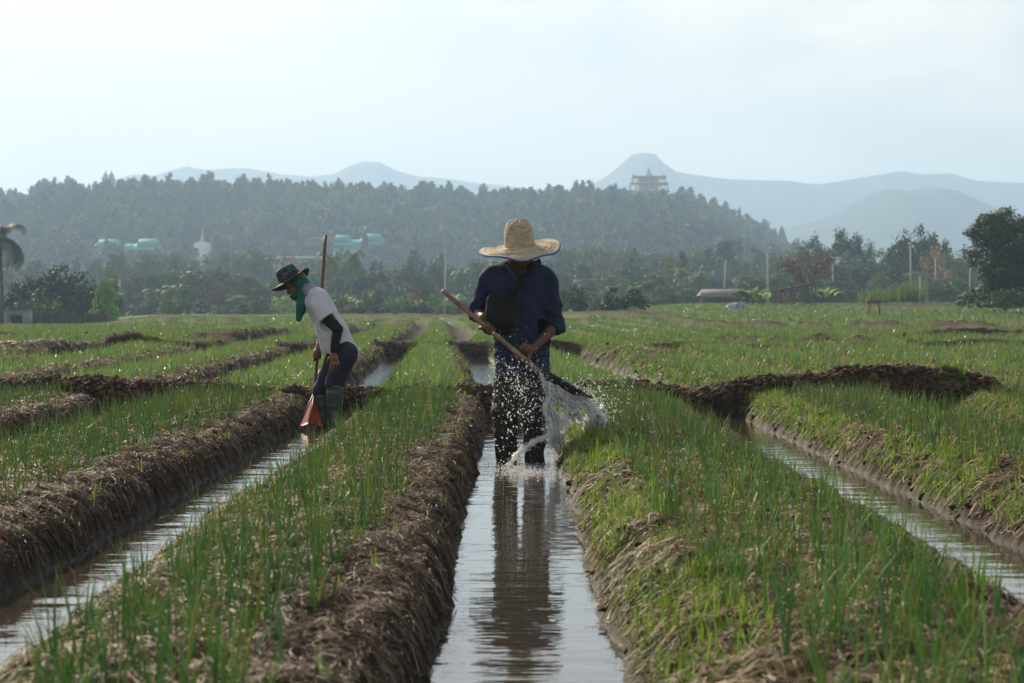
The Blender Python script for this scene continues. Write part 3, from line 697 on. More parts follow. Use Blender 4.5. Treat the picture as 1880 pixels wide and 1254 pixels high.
# trousers
Tr = [cone((-.03, 0, .72), (.085, 0, .72), .108, .108, .05), cone((-.055, 0, .66), (-.085, -.03, .34), .094, .078, .04), cone((-.090, -.03, .34), (-.068, 0, -.02), .078, .071, .02), cone((-.068, 0, -.02), (-.066, 0, -.11), .068, .066, .01),
      cone((.088, -.02, .66), (.102, -.09, .34), .090, .072, .012), cone((.102, -.09, .34), (.102, -.08, -.02), .071, .062, .01), cone((.102, -.08, -.02), (.102, -.08, -.11), .061, .06, .01)]
obj('trousers', sdf_mesh('trousers', Tr, .0055, post=folds(.011, (10, 10, 15), 15)), M_black, man)
for c_ in ((-.065, .0), (.092, -.08)):
    pass
# straw hat: coiled rows of plait, slightly drooping brim, blue cloth binding
def hat_mesh(rb, rc, hc_, seed, ring=.0032, wav=.014, flat=.3, droop=.03):
    prof = []; n_ = 60
    for i in range(n_+1):
        a = i/n_*math.pi/2; rr = rc*math.sin(a)**.85; zz = hc_*(1-(1-math.cos(a))**1.15*flat*2.2 if False else 1-(1-math.cos(a))**1.6)
        prof.append((max(rr, .0005)*(1+.0), zz))
    m = []
    for i in range(1, 66):
        t_ = i/65; r_ = rc+(rb-rc)*t_; m.append((r_, .010*math.exp(-t_*9)-.010-droop*t_**1.7))
    prof += m
    P_ = [(r_+ (ring*.35*math.sin(k*math.pi*1.0*.9) if k > 4 else 0), z_+ring*.5*math.sin(k*1.9)) for k, (r_, z_) in enumerate(prof)]
    und = [(r_, z_-.006) for r_, z_ in prof[::-1]]
    return P_, und
P_, und = hat_mesh(.258, .096, .166, 1, droop=.012)
wob = lambda th, r_: (.013*math.sin(th*2+.6)+.006*math.sin(th*5))*max(0, (r_-.11)/.14)+(.004*math.sin(th*7+r_*60))
M_hat = mat('hat_straw', (.56, .49, .36), .7, col2=(.38, .30, .20), scale=16, bump=.006, bscale=90, spec=.25, stretch=(1, 1, 3.5))
hatM = Matrix.Translation((0.008, -.262, 1.392)) @ Matrix.Rotation(R(-5), 4, 'Y') @ Matrix.Rotation(R(14), 4, 'X')
hat = obj('straw_hat', MB().lathe(P_+und, 96, wob=wob).mesh('straw_hat', True), M_hat, man); hat.matrix_local = hatM
M_blue = mat('blue_binding', (.02, .10, .32), .7)
def rim(Rr, z, r_, name, m, par, w):
    pts = [(Rr*math.cos(t_), Rr*math.sin(t_), z+w(t_, Rr)) for t_ in np.linspace(0, 2*math.pi, 97)]
    return obj(name, MB().tube(pts, r_, 8, cap=False).mesh(name, True), m, par)
rim(.255, -.026, .0055, 'binding', M_blue, hat, wob)
for s_ in (-1, 1):
    e = obj('eye', MB().lathe([(.0001+.011*math.sin(a), .011*math.cos(a)) for a in np.linspace(0, math.pi, 9)], 12).mesh('eye', True), M_eye, man); e.location = hf(s_*.031, -.071, .012)
obj('hair', sdf_mesh('hair', [ell(hf(0, .022, .03), (.080, .096, .094), 0, np.array(Hm))], .006, post=lambda G, F: np.maximum(F, -((G-np.array(hf(0, -.01, -.01)))@(np.array(Hm)@np.array([0, .75, .66]))))), M_hair, man)

# shoulder bag
bag = bpy.data.objects.new('shoulder_bag', None); COL.objects.link(bag); bag.location = (man_loc[0]-.085, MY-.255, .985)
tag(bag, 'black bag slung across the chest of the man in the straw hat', 'bag')
bm_ = sdf_mesh('bag_body', [ell((-.03, 0, -.03), (.095, .05, .085), 0), ell((.02, 0, .05), (.06, .04, .09), .05), ell((-.07, .01, .03), (.05, .04, .08), .04), ell((.03, -.01, -.07), (.05, .04, .05), .04)], .005, post=folds(.011, (12, 12, 12), 33))
obj('bag_body', bm_, M_bag, bag)
st_ = [(.21, .20, .30), (.20, .115, .325), (.172, .045, .295), (.135, .008, .235), (.10, -.007, .18), (.065, -.007, .12), (.03, -.005, .06)]
obj('strap', MB().tube(st_, .026, 8, flat=.28).mesh('strap', True), M_bag, bag)

# water scoop: bamboo shaft and dark woven scoop
M_bamboo = mat('bamboo_pole', (.30, .22, .13), .5, vary=.4, scale=20, spec=.4)
M_scoop = mat('dark_scoop', (.022, .021, .022), .45, vary=.4, scale=30, spec=.5)
sc = bpy.data.objects.new('water_scoop', None); COL.objects.link(sc); sc.location = man_loc
tag(sc, 'long pole with dark scoop flinging water, held by the man in the middle channel', 'water scoop')
n_ = 24; pts = [sh_top+(sh_end-sh_top)*i/n_ for i in range(n_+1)]
rad = [.0155*(1.12 if i in (5, 11, 17, 22) else 1)*(.94+.10*i/n_) for i in range(n_+1)]; rad[0] = .015
obj('pole', MB().tube(pts, rad, 10).mesh('pole', True), M_bamboo, sc)
e1 = mp_(992, 683, -.215); tipp = mp_(1070, 727, -.12)
ax_ = tipp-e1; axl = np.linalg.norm(ax_); ax_ /= axl; yv = np.array([0, 1, 0]) - ax_*ax_[1]; yv /= np.linalg.norm(yv); zv = np.cross(ax_, yv); zv *= np.sign(zv[2])
Vs = []; nu, nv = 14, 12
for th_ in (0, .006):
    for i in range(nu+1):
        t_ = i/nu; w_ = .03+.12*t_**.7; dp = .07*math.sin(math.pi*min(1, t_*.8+.15))
        for j in range(nv+1):
            s_ = -1+2*j/nv; Vs.append(e1+ax_*axl*1.05*t_+yv*w_*s_-zv*(dp*(1-s_*s_)*1.0-.012-th_)+zv*.01)
Qs = []
m_ = (nu+1)*(nv+1)
for i in range(nu):
    for j in range(nv):
        a0 = i*(nv+1)+j; Qs += [[a0, a0+1, a0+nv+2, a0+nv+1], [m_+a0, m_+a0+nv+1, m_+a0+nv+2, m_+a0+1]]
for i in range(nu):
    for j in (0, nv):
        a0 = i*(nv+1)+j; Qs.append([a0, a0+nv+1, m_+a0+nv+1, m_+a0])
for j in range(nv):
    for i in (0, nu):
        a0 = i*(nv+1)+j; Qs.append([a0, m_+a0, m_+a0+1, a0+1])
obj('scoop', mesh_np('scoop', Vs, Qs), M_scoop, sc)
sp_ = MB()
for s_ in (-1, 0, 1):
    sp_.tube([mp_(975, 668, -.225)+zv*.01, e1+zv*.025, e1+ax_*axl*.5+yv*s_*.07+zv*.018, e1+ax_*axl*1.02+yv*s_*.13+zv*.02], [.010, .013, .010, .008], 6)
obj('brace', sp_.mesh('brace', True), M_scoop, sc)

# flung water
M_splash = bpy.data.materials.new('splash_water'); M_splash.use_nodes = True
b = M_splash.node_tree.nodes['Principled BSDF']; b.inputs['Base Color'].default_value = (.93, .94, .94, 1); b.inputs['Roughness'].default_value = .12
b.inputs['IOR'].default_value = 1.33; b.inputs['Specular IOR Level'].default_value = .8
n = M_splash.node_tree.nodes; l = M_splash.node_tree.links
tr = n.new('ShaderNodeBsdfTranslucent'); tr.inputs[0].default_value = (.95, .96, .96, 1); ms = n.new('ShaderNodeMixShader'); ms.inputs[0].default_value = .72
l.new(b.outputs[0], ms.inputs[1]); l.new(tr.outputs[0], ms.inputs[2]); l.new(ms.outputs[0], n['Material Output'].inputs[0])
def drops(P, r, stretch, dirs, k=None):
    """elongated drops (octahedral balls)"""
    T = np.array([[0, 0, 1], [1, 0, .3], [.31, .95, .3], [-.81, .59, .3], [-.81, -.59, .3], [.31, -.95, .3], [.81, .59, -.3], [-.31, .95, -.3], [-1, 0, -.3], [-.31, -.95, -.3], [.81, -.59, -.3], [0, 0, -1]], float)
    F = [[0, 1, 2], [0, 2, 3], [0, 3, 4], [0, 4, 5], [0, 5, 1], [1, 6, 2], [2, 7, 3], [3, 8, 4], [4, 9, 5], [5, 10, 1], [2, 6, 7], [3, 7, 8], [4, 8, 9], [5, 9, 10], [1, 10, 6], [11, 7, 6], [11, 8, 7], [11, 9, 8], [11, 10, 9], [11, 6, 10]]
    nP = len(P); d = dirs/np.linalg.norm(dirs, axis=1)[:, None]; a = np.cross(d, [0.2, 1, .1]); a /= np.linalg.norm(a, axis=1)[:, None]; bb = np.cross(d, a)
    T2 = T[None]*(1+.25*(rng.random((nP, 12, 1))-.5))
    V = P[:, None]+r[:, None, None]*(T2[..., 0:1]*a[:, None]+T2[..., 1:2]*bb[:, None]+T2[..., 2:3]*d[:, None]*stretch[:, None, None])
    return V.reshape(-1, 3), ((np.arange(nP)*12)[:, None, None]+np.array(F)[None]).reshape(-1, 3)
def pxs(u, v, y): 
    Yw = MY+y; return np.stack([(u-940)/FPX*Yw, Yw+0*u, CAMZ-(v-HZ)/FPX*Yw], -1)
Vd = []; Td = []; nn_ = 0
def addd(P, r, st, dr):
    global nn_
    v, f = drops(P, r, st, dr); Vd.append(v); Td.append(f+nn_); nn_ += len(v)
# spray of separate drops over his legs
n_ = 1000; u = 955+36*rng.normal(0, 1, n_)*.8+14*np.sin(np.arange(n_)*1.7); v = 700+rng.gamma(2.2, 38, n_)-45; k = (u > 890) & (u < 1030) & (v < 848) & (v > 600)
u, v = u[k], v[k]; addd(pxs(u, v, -.30-.25*rng.random(len(u))), .0008+.0044*rng.random(len(u))**4.0, 1+2.2*rng.random(len(u)), rng.normal(0, 1, (len(u), 3))*[.4, .3, 1])
n_ = 260; u = rng.uniform(895, 1010, n_); v = 590+rng.random(n_)**.6*120; addd(pxs(u, v, -.35-.2*rng.random(n_)), .0007+.0028*rng.random(n_)**3, 1+rng.random(n_), rng.normal(0, 1, (n_, 3)))
n_ = 330; u = 1030+rng.random(n_)*140; v = 690+rng.random(n_)**1.3*70-(u-1030)*.05; addd(pxs(u, v, -.5*rng.random(n_)), .0008+.0035*rng.random(n_)**3, 1+rng.random(n_)*1.5, rng.normal(0, 1, (n_, 3))+[1, 0, -.3])
# the falling fan below the scoop
def fan(n_):
    a_ = rng.random(n_); b_ = rng.random(n_)**.8
    u = 1003+a_*(62+50*np.minimum(1, b_*2.2)); top = 702+a_*24-14*np.sin(a_*3.1)*0; u = u+6*np.sin(b_*9+a_*7)
    bot = 806+22*np.sin(a_*9)+18*vn2(a_*9, a_*0, 3)*2-45*np.abs(a_-.05)*0
    v = top+(bot-top)*b_; k = vn2(u*.07, v*.03, 5)+.75*vn2(u*.16, v*.06, 6) > -.50+.50*b_**2.6
    hole = (((u-1046)/20)**2+((v-783)/18)**2 > 1)|(rng.random(n_) < .15)
    k &= hole
    return u[k], v[k], a_[k], b_[k]
u, v, a_, b_ = fan(10000); dirs = np.stack([.25+a_*1.2-b_*.6, rng.normal(0, .2, len(u)), -.25-1.6*b_], -1)+rng.normal(0, .22, (len(u), 3))
addd(pxs(u, v, -.20+.10*a_-.10*rng.random(len(u))), .0010+.0060*rng.random(len(u))**3.2, 1.5+4.5*rng.random(len(u)), dirs)
n_ = 900; a_ = rng.random(n_)*6.28; rr_ = 1+.35*np.abs(rng.normal(0, 1, n_)); u = 1060+48*np.cos(a_)*rr_; v = 765+42*np.sin(a_)*rr_
addd(pxs(u, v, -.22+.2*rng.random(n_)), .0008+.003*rng.random(n_)**2.5, 1+2*rng.random(n_), np.stack([np.cos(a_), 0*a_, -np.abs(np.sin(a_))-.4], -1)+rng.normal(0, .3, (n_, 3)))
n_ = 3600; a_ = rng.random(n_); b_ = rng.random(n_); e_ = rng.random(n_) < .5; u = np.where(e_, 1003+8*rng.normal(0, 1, n_)+b_*10, 1062+50*np.minimum(1, b_*2)+12*rng.normal(0, 1, n_)); v = 702+b_*115+10*rng.normal(0, 1, n_)+np.where(e_, 0, 18)
addd(pxs(u, v, -.18+.10*rng.normal(0, 1, n_)), .0005+.0024*rng.random(n_)**4, 1+2*rng.random(n_), np.stack([.4+0*a_, 0*a_, -1+0*a_], -1)+rng.normal(0, .3, (n_, 3)))
# thin streak that leaves the pole's foot
n_ = 420; t_ = rng.random(n_); u = 993+t_*20+rng.normal(0, 2.2, n_); v = 686+t_*55+rng.normal(0, 3, n_); addd(pxs(u, v, -.24+.04*rng.normal(0, 1, n_)*.3), .0014+.003*rng.random(n_)**2, 1+2*rng.random(n_), np.stack([.3+0*t_, 0*t_, -1+0*t_], -1)+rng.normal(0, .2, (n_, 3)))
# drops round the stream that runs back into the channel and the foam where it lands
st_px = [(1052, 770), (1036, 776), (1026, 786), (1012, 796), (995, 804), (978, 812), (962, 824), (948, 838), (937, 852), (930, 862)]
def st_at(t_):
    x = np.array(st_px, float); k = t_*(len(x)-1); i = np.minimum(k.astype(int), len(x)-2); f = (k-i)[:, None]; return x[i]*(1-f)+x[i+1]*f
n_ = 900; t_ = rng.random(n_); q_ = st_at(t_)+rng.normal(0, 1, (n_, 2))*(1.8+3.0*t_[:, None]); addd(pxs(q_[:, 0], q_[:, 1], -.20-.26*t_-.03*rng.random(n_)), .0012+.0026*rng.random(n_)**2, 1+2*rng.random(n_), np.stack([-1+0*t_, 0*t_, -.6+0*t_], -1)+rng.normal(0, .25, (n_, 3)))
n_ = 1300; u = rng.normal(965, 32, n_); Yf = 12.2+.30*rng.normal(0, 1, n_); X_ = (u-940)/FPX*Yf; zf = np.abs(rng.normal(0, .010, n_))
k = (X_ > -.2) & (X_ < .29); P_f = np.stack([X_, Yf, zf], -1)[k]; nk = len(P_f); addd(P_f, .0012+.0035*rng.random(nk)**2, 1+0*P_f[:, 0], rng.normal(0, 1, (nk, 3)))
n_ = 500; t_ = rng.random(n_); P_f = np.stack([.30+.02*rng.normal(0, 1, n_), 11.0+3*t_, np.abs(rng.normal(0, .02, n_))+.0], -1); addd(P_f, .001+.003*rng.random(n_)**2, 1+0*t_, rng.normal(0, 1, (n_, 3)))  # white drops along the right water edge stand in for wet-mud glints
Vd = np.concatenate(Vd)
me = mesh_np('splash', Vd, tris=np.concatenate(Td))
spl = tag(obj('water_splash', me, M_splash), 'white water and drops flung from the scoop beside the man', 'water splash', kind='stuff')
# continuous sheets inside the splash
prs = []
q_ = [pxs(np.array([float(x)]), np.array([float(y)]), -.20-.26*i_/9)[0] for i_, (x, y) in enumerate(st_px)]
rr_ = [.008, .010, .012, .013, .014, .014, .014, .013, .012, .010]
for i in range(len(q_)-1): prs.append(cone(q_[i], q_[i+1], rr_[i], rr_[i+1], .012))
def tear(amp, sc_, seed, thr=0):
    def f(G, F):
        return F+amp*(vn3(G[:, 0]*sc_[0], G[:, 1]*sc_[1], G[:, 2]*sc_[2], seed)+.6*vn3(G[:, 0]*sc_[0]*2.3, G[:, 1]*sc_[1]*2.3, G[:, 2]*sc_[2]*2.3, seed+1))*2+thr
    return f
obj('stream', sdf_mesh('stream', prs, .0035, post=tear(.010, (30, 30, 30), 51)), M_splash, spl)
prs = []
for i in range(9):
    for j in range(6):
        a_, b_ = i/8, j/5; u = 1006+a_*(58+40*min(1, b_*2.2)); v = 706+a_*22+(786-706-a_*22)*b_
        if ((u-1046)/22)**2+((v-783)/22)**2 < 1: continue
        c_ = pxs(np.array([u]), np.array([v]), -.24+.10*a_)[0]
        prs.append(ell(c_, (.030, .010, .028), .01))


obj('sheet', sdf_mesh('sheet', prs, .0042, post=tear(.030, (26, 26, 34), 61, .013)), M_splash, spl)
# ---- the woman in the left channel
WY = 16.3; WX = -1.47
def wp(u, v, y=0):
    Yw = WY+y; return np.array([(u-940)/FPX*Yw-WX, y, CAMZ-(v-HZ)/FPX*Yw])
w_loc = (WX, WY, 0)
WH = Matrix.Rotation(R(-90), 3, 'Z') @ rotm('X', 33)        # face turned to the photo's left and down
hcw = wp(545, 521); HPw, hfw = head_prims(WH, hcw, .98)
neck = wp(566, 541); shN = wp(584, 556, -.15); shF = wp(584, 556, .16); hipc = wp(630, 645)
elN = wp(620, 604, -.20); wrN = wp(613, 648, -.20); elF = wp(590, 612, .20); 
p_top = wp(598, 432, .26); p_bot = wp(577, 726, .10); pd = (p_bot-p_top)/np.linalg.norm(p_bot-p_top)
gF = p_top+pd*((wp(583, 652, .13)-p_top)@pd); wrF = gF+np.array([-.01, -.0, .085])+np.array([.03, -.02, 0])
kN = wp(614, 712, -.09); kF = wp(590, 716, .09); hpN = wp(632, 654, -.09); hpF = wp(622, 654, .09)
aN = np.array([kN[0]+.0, -.09, 0.0]); aF = np.array([kF[0]+.015, .09, 0.0])
Bw = HPw+[cone(neck, wp(552, 530), .05, .047, .03), cone(shN, shF, .055, .055, .04), cone(wp(588, 560), hipc, .10, .11, .05),
      cone(shN, elN, .044, .036, .02), cone(elN, wrN, .036, .024, .015), cone(shF, elF, .044, .036, .02), cone(elF, wrF, .036, .024, .015),
      cone(hpN, kN, .07, .05, .03), cone(kN, aN, .046, .034, .02), cone(hpF, kF, .07, .05, .03), cone(kF, aF, .046, .034, .02),
      cone(aN+[0, 0, -.07], aN+[-.15, 0, -.09], .033, .028, .02), cone(aF+[0, 0, -.07], aF+[-.15, 0, -.09], .033, .028, .02)]
Bw += open_hand(wrN, wp(617, 690, -.2)-wrN, (-1, 0, 0), 1.0)
Bw += grip(gF, pd, (-.3, .9, 0), rad=.015, s=.95, wrist=wrF, thumb=-1)
wm = obj('person', sdf_mesh('person_b', Bw, .0048), M_skin2, loc=w_loc)
tag(wm, 'stooping farmer in white shirt, dark brimmed hat and green face scarf', 'person')
Sw = [cone(wp(583, 553, -.05), wp(612, 612, -.05), .108, .112, .05), cone(wp(583, 553, .05), wp(612, 612, .05), .108, .112, .05), cone(wp(612, 612, -.04), wp(628, 648, -.04), .112, .122, .05), cone(wp(612, 612, .04), wp(628, 648, .04), .112, .122, .05),
      cone(wp(604, 612, 0), wp(611, 655, 0), .09, .075, .05), cone(wp(577, 541, -.08), wp(577, 541, .08), .05, .05, .04), cone(shN, wp(599, 584, -.19), .075, .072, .02), cone(shF, wp(599, 584, .19), .075, .072, .02), cone(wp(628, 648), wp(632, 662), .12, .12, .03)]
dsl = elN-shN; dsl /= np.linalg.norm(dsl)
def wcut(G, F):
    F = folds(.006, (9, 9, 12), 25)(G, F)
    ax = np.array([.28, 0, -1.0]); hemp = wp(625, 651); F = np.maximum(F, (G-hemp)@(np.array([-.10, 0, -1.0])))
    q = (G-wp(600, 584, -.19))@dsl; m = (np.linalg.norm(G-wp(600, 590, -.21), axis=1) < .11) & (G[:, 1] < -.125); F = np.where(m, np.maximum(F, q), F)
    q = (G-wp(600, 584, .19))@dsl; m = (G[:, 1] > .15) & (np.linalg.norm(G-wp(600, 590, .21), axis=1) < .11); F = np.where(m, np.maximum(F, q), F)
    return F
tsh = obj('t_shirt', sdf_mesh('t_shirt', Sw, .0055, post=wcut), M_white_shirt, wm)
obj('yoke', sdf_mesh('yoke', [cone(wp(566, 531, -.05), wp(592, 551, -.03), .050, .03, .02), cone(wp(566, 531, .05), wp(592, 551, .03), .050, .03, .02), cone(wp(564, 532, -.06), wp(570, 545, -.10), .045, .03, .02)], .006), M_grey, tsh)
obj('arm_sleeve', sdf_mesh('arm_sleeve', [cone(wp(596, 580, -.18), elN, .052, .044, .01), cone(elN, wrN+[0, 0, .015], .044, .031, .01)], .005, post=folds(.003, (20, 20, 30), 8)), M_darkcloth, wm)
Tw = [cone(hpN+[0, 0, .03], hpF+[0, 0, .03], .10, .10, .05), cone(hpN, kN+[0, 0, .03], .105, .075, .04), cone(hpF, kF, .098, .072, .04), cone(kF, kF+[.005, 0, -.08], .07, .062, .02)]
obj('trousers', sdf_mesh('trousers_b', Tw, .0055, post=folds(.006, (12, 12, 12), 35, cuts=[((0, 0, 1), .24)])), M_bluetr, wm)
for kk_, aa_, hh_ in ((kN, aN, .375), (kF, aF, .29)):
    bt = sdf_mesh('boot', [cone(np.array([kk_[0]+.005, kk_[1], hh_+.05]), aa_+[0, 0, .05], .076, .055, .01), cone(aa_+[0, 0, .05], aa_+[0, 0, -.07], .055, .052, .02), cone(aa_+[.0, 0, -.085], aa_+[-.16, 0, -.09], .045, .04, .03)], .006, post=folds(.003, (8, 8, 30), 45, cuts=[((0, 0, -1), -hh_)]))
    obj('rubber_boot', bt, M_boot, wm)
# scarf round face and neck, tail hanging
Sc = [ell(hfw(0, .012, -.015), (.086, .088, .105), 0, np.array(WH)), ell(hfw(0, -.045, -.072), (.062, .060, .052), .02, np.array(WH)), cone(wp(556, 530), wp(560, 545), .066, .05, .03),
      cone(wp(557, 543, -.05), wp(553, 562, -.07), .045, .036, .02), cone(wp(553, 562, -.07), wp(548, 585, -.07), .034, .026, .02), cone(wp(560, 545, -.05), wp(556, 575, -.06), .03, .012, .02)]
fa = np.array(WH) @ np.array([0, -1., 0]); fu = np.array(WH) @ np.array([0, 0, 1.])
def scarf_cut(G, F):
    F = folds(.005, (14, 14, 8), 65)(G, F); q = G-np.array(hcw)
    op = (q@fa > .02) & (q@fu > -.052)
    F = np.where(op, np.maximum(F, np.minimum(q@fa-.02, q@fu+.052)), F)
    F = np.maximum(F, q@fu-.055)
    return F
obj('scarf', sdf_mesh('scarf', Sc, .005, post=scarf_cut), M_green_scarf, wm)
M_hat2 = mat('dark_hat', (.018, .014, .018), .75, spec=.25)
M_hatc = mat('print_hat', (.02, .10, .10), .75, col2=(.03, .02, .03), scale=22, spec=.25)
P2_ = [(.0005, .115), (.04, .116), (.07, .112), (.084, .098), (.090, .07), (.094, .035), (.097, .012)]
b2_ = [(.097+(.175-.097)*t_, .008*(1-t_)-.012*t_) for t_ in np.linspace(0, 1, 14)]
wobw = lambda th, r_: (.018*math.cos(th*2+.2))*max(0, (r_-.1)/.075)
uL, uR = wp(496, 537), wp(570, 492); dx_ = uR-uL; tilt = math.degrees(math.atan2(dx_[2], dx_[0]))
hatw = obj('brimmed_hat', MB().lathe(b2_+[(r_, z_-.006) for r_, z_ in b2_[::-1]], 64, wob=wobw).mesh('brimmed_hat', True), M_hat2, wm)
ctr = (uL+uR)/2+np.array([.002, 0, .004])
hatw.matrix_local = Matrix.Translation(ctr) @ Matrix.Rotation(R(-tilt), 4, 'Y') @ Matrix.Rotation(R(-6), 4, 'X')
obj('crown', MB().lathe(P2_, 48).mesh('crown', True), M_hatc, hatw)
M_dot = mat('hat_print', (.45, .10, .12), .75)
dm = MB()
for i in range(16):
    th = i*2.4; zz = .03+.07*random.random(); dm.lathe([(.0004, .004), (.010, .002), (.013, -.003)], 7, c=(.0915*math.cos(th), .0915*math.sin(th), zz))
obj('print', dm.mesh('print', True), M_dot, hatw)
for s_ in (-1, 1):
    e = obj('eye', MB().lathe([(.0001+.011*math.sin(a), .011*math.cos(a)) for a in np.linspace(0, math.pi, 9)], 12).mesh('eye', True), M_iris, wm); e.location = hfw(s_*.031, -.071, .012)
# her orange paddle scoop
M_brown = mat('brown_pole', (.16, .060, .03), .5, vary=.3, scale=20, spec=.4)
M_orange = mat('orange_plastic', (.55, .085, .015), .5, vary=.45, scale=14, spec=.4, transl=.35)
pdl = bpy.data.objects.new('water_scoop', None); COL.objects.link(pdl); pdl.location = w_loc
tag(pdl, 'orange flared scoop on a tall brown pole held behind the stooping farmer', 'water scoop')
obj('pole', MB().tube([p_top+(p_bot-p_top)*i/12 for i in range(13)], .0135, 10).mesh('pole', True), M_brown, pdl)
apx = wp(578, 722, .0)+[0, -.0, 0]; apx = p_bot+[0, 0, .02]
Vs = []; nu, nv = 12, 16
bL, bR = wp(550, 780, .0), wp(594, 778, .0)
for th_ in (0, .005):
    for i in range(nu+1):
        t_ = i/nu
        for j in range(nv+1):
            s_ = -1+2*j/nv; a_ = s_*1.35
            base = (bL+bR)/2; hw = (bR[0]-bL[0])/2
            p = apx*(1-t_)+(base+np.array([hw*math.sin(a_)/math.sin(1.35), -.03+.16*(1-math.cos(a_))-.10, .012*math.cos(a_*3)]))*t_
            p = p+np.array([0, 0.004*math.cos(a_*14)*t_+th_, 0]); Vs.append(p)
Qs = []; m_ = (nu+1)*(nv+1)
for i in range(nu):
    for j in range(nv):
        a0 = i*(nv+1)+j; Qs += [[a0, a0+1, a0+nv+2, a0+nv+1], [m_+a0, m_+a0+nv+1, m_+a0+nv+2, m_+a0+1]]
for i in range(nu):
    for j in (0, nv): a0 = i*(nv+1)+j; Qs.append([a0, a0+nv+1, m_+a0+nv+1, m_+a0])
for j in range(nv): a0 = nu*(nv+1)+j; Qs.append([a0, m_+a0, m_+a0+1, a0+1])
obj('scoop', mesh_np('scoop_b', Vs, Qs), M_orange, pdl)
rb_ = MB()
for a_ in (-1.35, 0, 1.35):
    hw = (bR[0]-bL[0])/2; e = (bL+bR)/2+np.array([hw*math.sin(a_)/math.sin(1.35), -.03+.16*(1-math.cos(a_))-.10-.006, .0]); rb_.tube([apx, (apx+e)/2, e], [.010, .007, .006], 6)
obj('rib', rb_.mesh('rib', True), M_brown, pdl)

#--P1--
#--B0--
# ------------------------------------------------------------------ trees and plants
M_bark = mat('bark', (.11, .085, .065), .9, vary=.4, scale=6)
M_leaf = mat('leaves', attr=True, rough=.6, transl=.22, objrand=.45, spec=.3)
def leaf_quads(C, n_per, rad, size, base, seedv=.25, up=.3):
    """clumps of small leaf faces round the centres C"""
    nC = len(C); m = nC*n_per; c = np.repeat(C, n_per, 0); d = rng.normal(0, 1, (m, 3)); d /= np.linalg.norm(d, axis=1)[:, None]
    p = c+d*np.repeat(rad, n_per)[:, None]*(rng.random((m, 1))**.45)*[1, 1, .8]
    a = rng.normal(0, 1, (m, 3)); a /= np.linalg.norm(a, axis=1)[:, None]; nn = d+rng.normal(0, .6, (m, 3))+[0, 0, up]; b_ = np.cross(nn, a); b_ /= np.linalg.norm(b_, axis=1)[:, None]
    s = size*(.6+.8*rng.random((m, 1)))
    V = np.stack([p-a*s*.5-b_*s*.1, p+b_*s*.45, p+a*s*.5+b_*s*.05, p-b_*s*.5], 1).reshape(-1, 3)
    Q = np.arange(m*4).reshape(-1, 4)
    cc = np.array(base)*(1-seedv+2*seedv*np.repeat(rng.random((nC, 1)), n_per, 0))*(.8+.4*rng.random((m, 1)))
    return V, Q, np.repeat(cc, 4, 0)
def crown(w, h, n_cl, n_per, leaf, base, shape='round', z0=0., lump=.3):
    C = []; 
    while len(C) < n_cl:
        p = rng.uniform(-1, 1, 3)
        if np.linalg.norm(p) > 1 or np.linalg.norm(p) < .35: continue
        if shape == 'round': q = p*[1, 1, 1]
        elif shape == 'umbrella':
            q = p.copy(); q[2] = .25+.75*abs(p[2])*(1-.3*np.hypot(p[0], p[1])) if rng.random() < .8 else p[2]*.6
        elif shape == 'tall': q = p*np.array([1, 1, 1])*[(1-.45*max(0, p[2])), (1-.45*max(0, p[2])), 1]
        elif shape == 'bush': q = p.copy(); q[2] = abs(p[2])*2-1
        else: q = p
        C.append([q[0]*w/2, q[1]*w/2, z0+h/2+q[2]*h/2])
    C = np.array(C); rad = np.full(n_cl, 1.)*(w+h)/4*lump*(.6+.8*rng.random(n_cl))
    return leaf_quads(C, n_per, rad, leaf, base)
def trunk(h, r, w, nb=5, z1=.8):
    m = MB(); x = rng.normal(0, .04*h); m.tube([(0, 0, -.5), (x*.3, 0, h*.3), (x, rng.normal(0, .03*h), h*z1)], [r*1.15, r*.8, r*.35], 7)
    for i in range(nb):
        a = rng.random()*6.28; z0 = h*(.3+.35*rng.random()); L_ = w*(.25+.2*rng.random())
        m.tube([(x*.5, 0, z0), (x*.5+L_*.55*math.cos(a), L_*.55*math.sin(a), z0+h*.12), (x*.5+L_*math.cos(a), L_*math.sin(a), z0+h*.30)], [r*.45, r*.3, r*.12], 5)
    return m
GREENS = {'deep': (.030, .056, .016), 'mid': (.062, .108, .022), 'olive': (.105, .122, .030), 'bright': (.16, .27, .036), 'orange': (.19, .12, .05), 'grey': (.075, .085, .055)}
def fronds(n_, Lf, droop, w, base, z, segs=7, elev=(10, 75)):
    """palm fronds: a ribbon of paired leaflets either side of a curved rib"""
    V = []; Q = []; C = []; k = 0
    for i in range(n_):
        az = i*2.399+rng.normal(0, .15); el = R(rng.uniform(*elev)); p = np.array([0, 0, z]); L_ = Lf*(.8+.35*rng.random())
        side = np.array([-math.sin(az), math.cos(az), 0]); pts = []
        for s_ in range(15):
            pts.append(p.copy()); p = p+L_/14*np.array([math.cos(az)*math.cos(el), math.sin(az)*math.cos(el), math.sin(el)]); el -= droop/14*(1+.8*s_/14)
        col_i = np.array(base)*(.6+.8*rng.random())
        for s_ in range(1, 14):
            ll = w*math.sin(math.pi*(.12+.84*s_/14))*(.85+.3*rng.random()); d = pts[s_+1]-pts[s_]
            for sg in (-1, 1):
                for h_ in (0, .5):
                    o = pts[s_]+d*h_; tip = o+side*sg*ll+d*.9-np.array([0, 0, ll*.45]); V += [o, o+d*.36, tip+d*.05, tip]; Q.append([k, k+1, k+2, k+3]); C += [col_i]*4; k += 4
        a = pts[0]; 
    return np.array(V), np.array(Q), np.array(C)
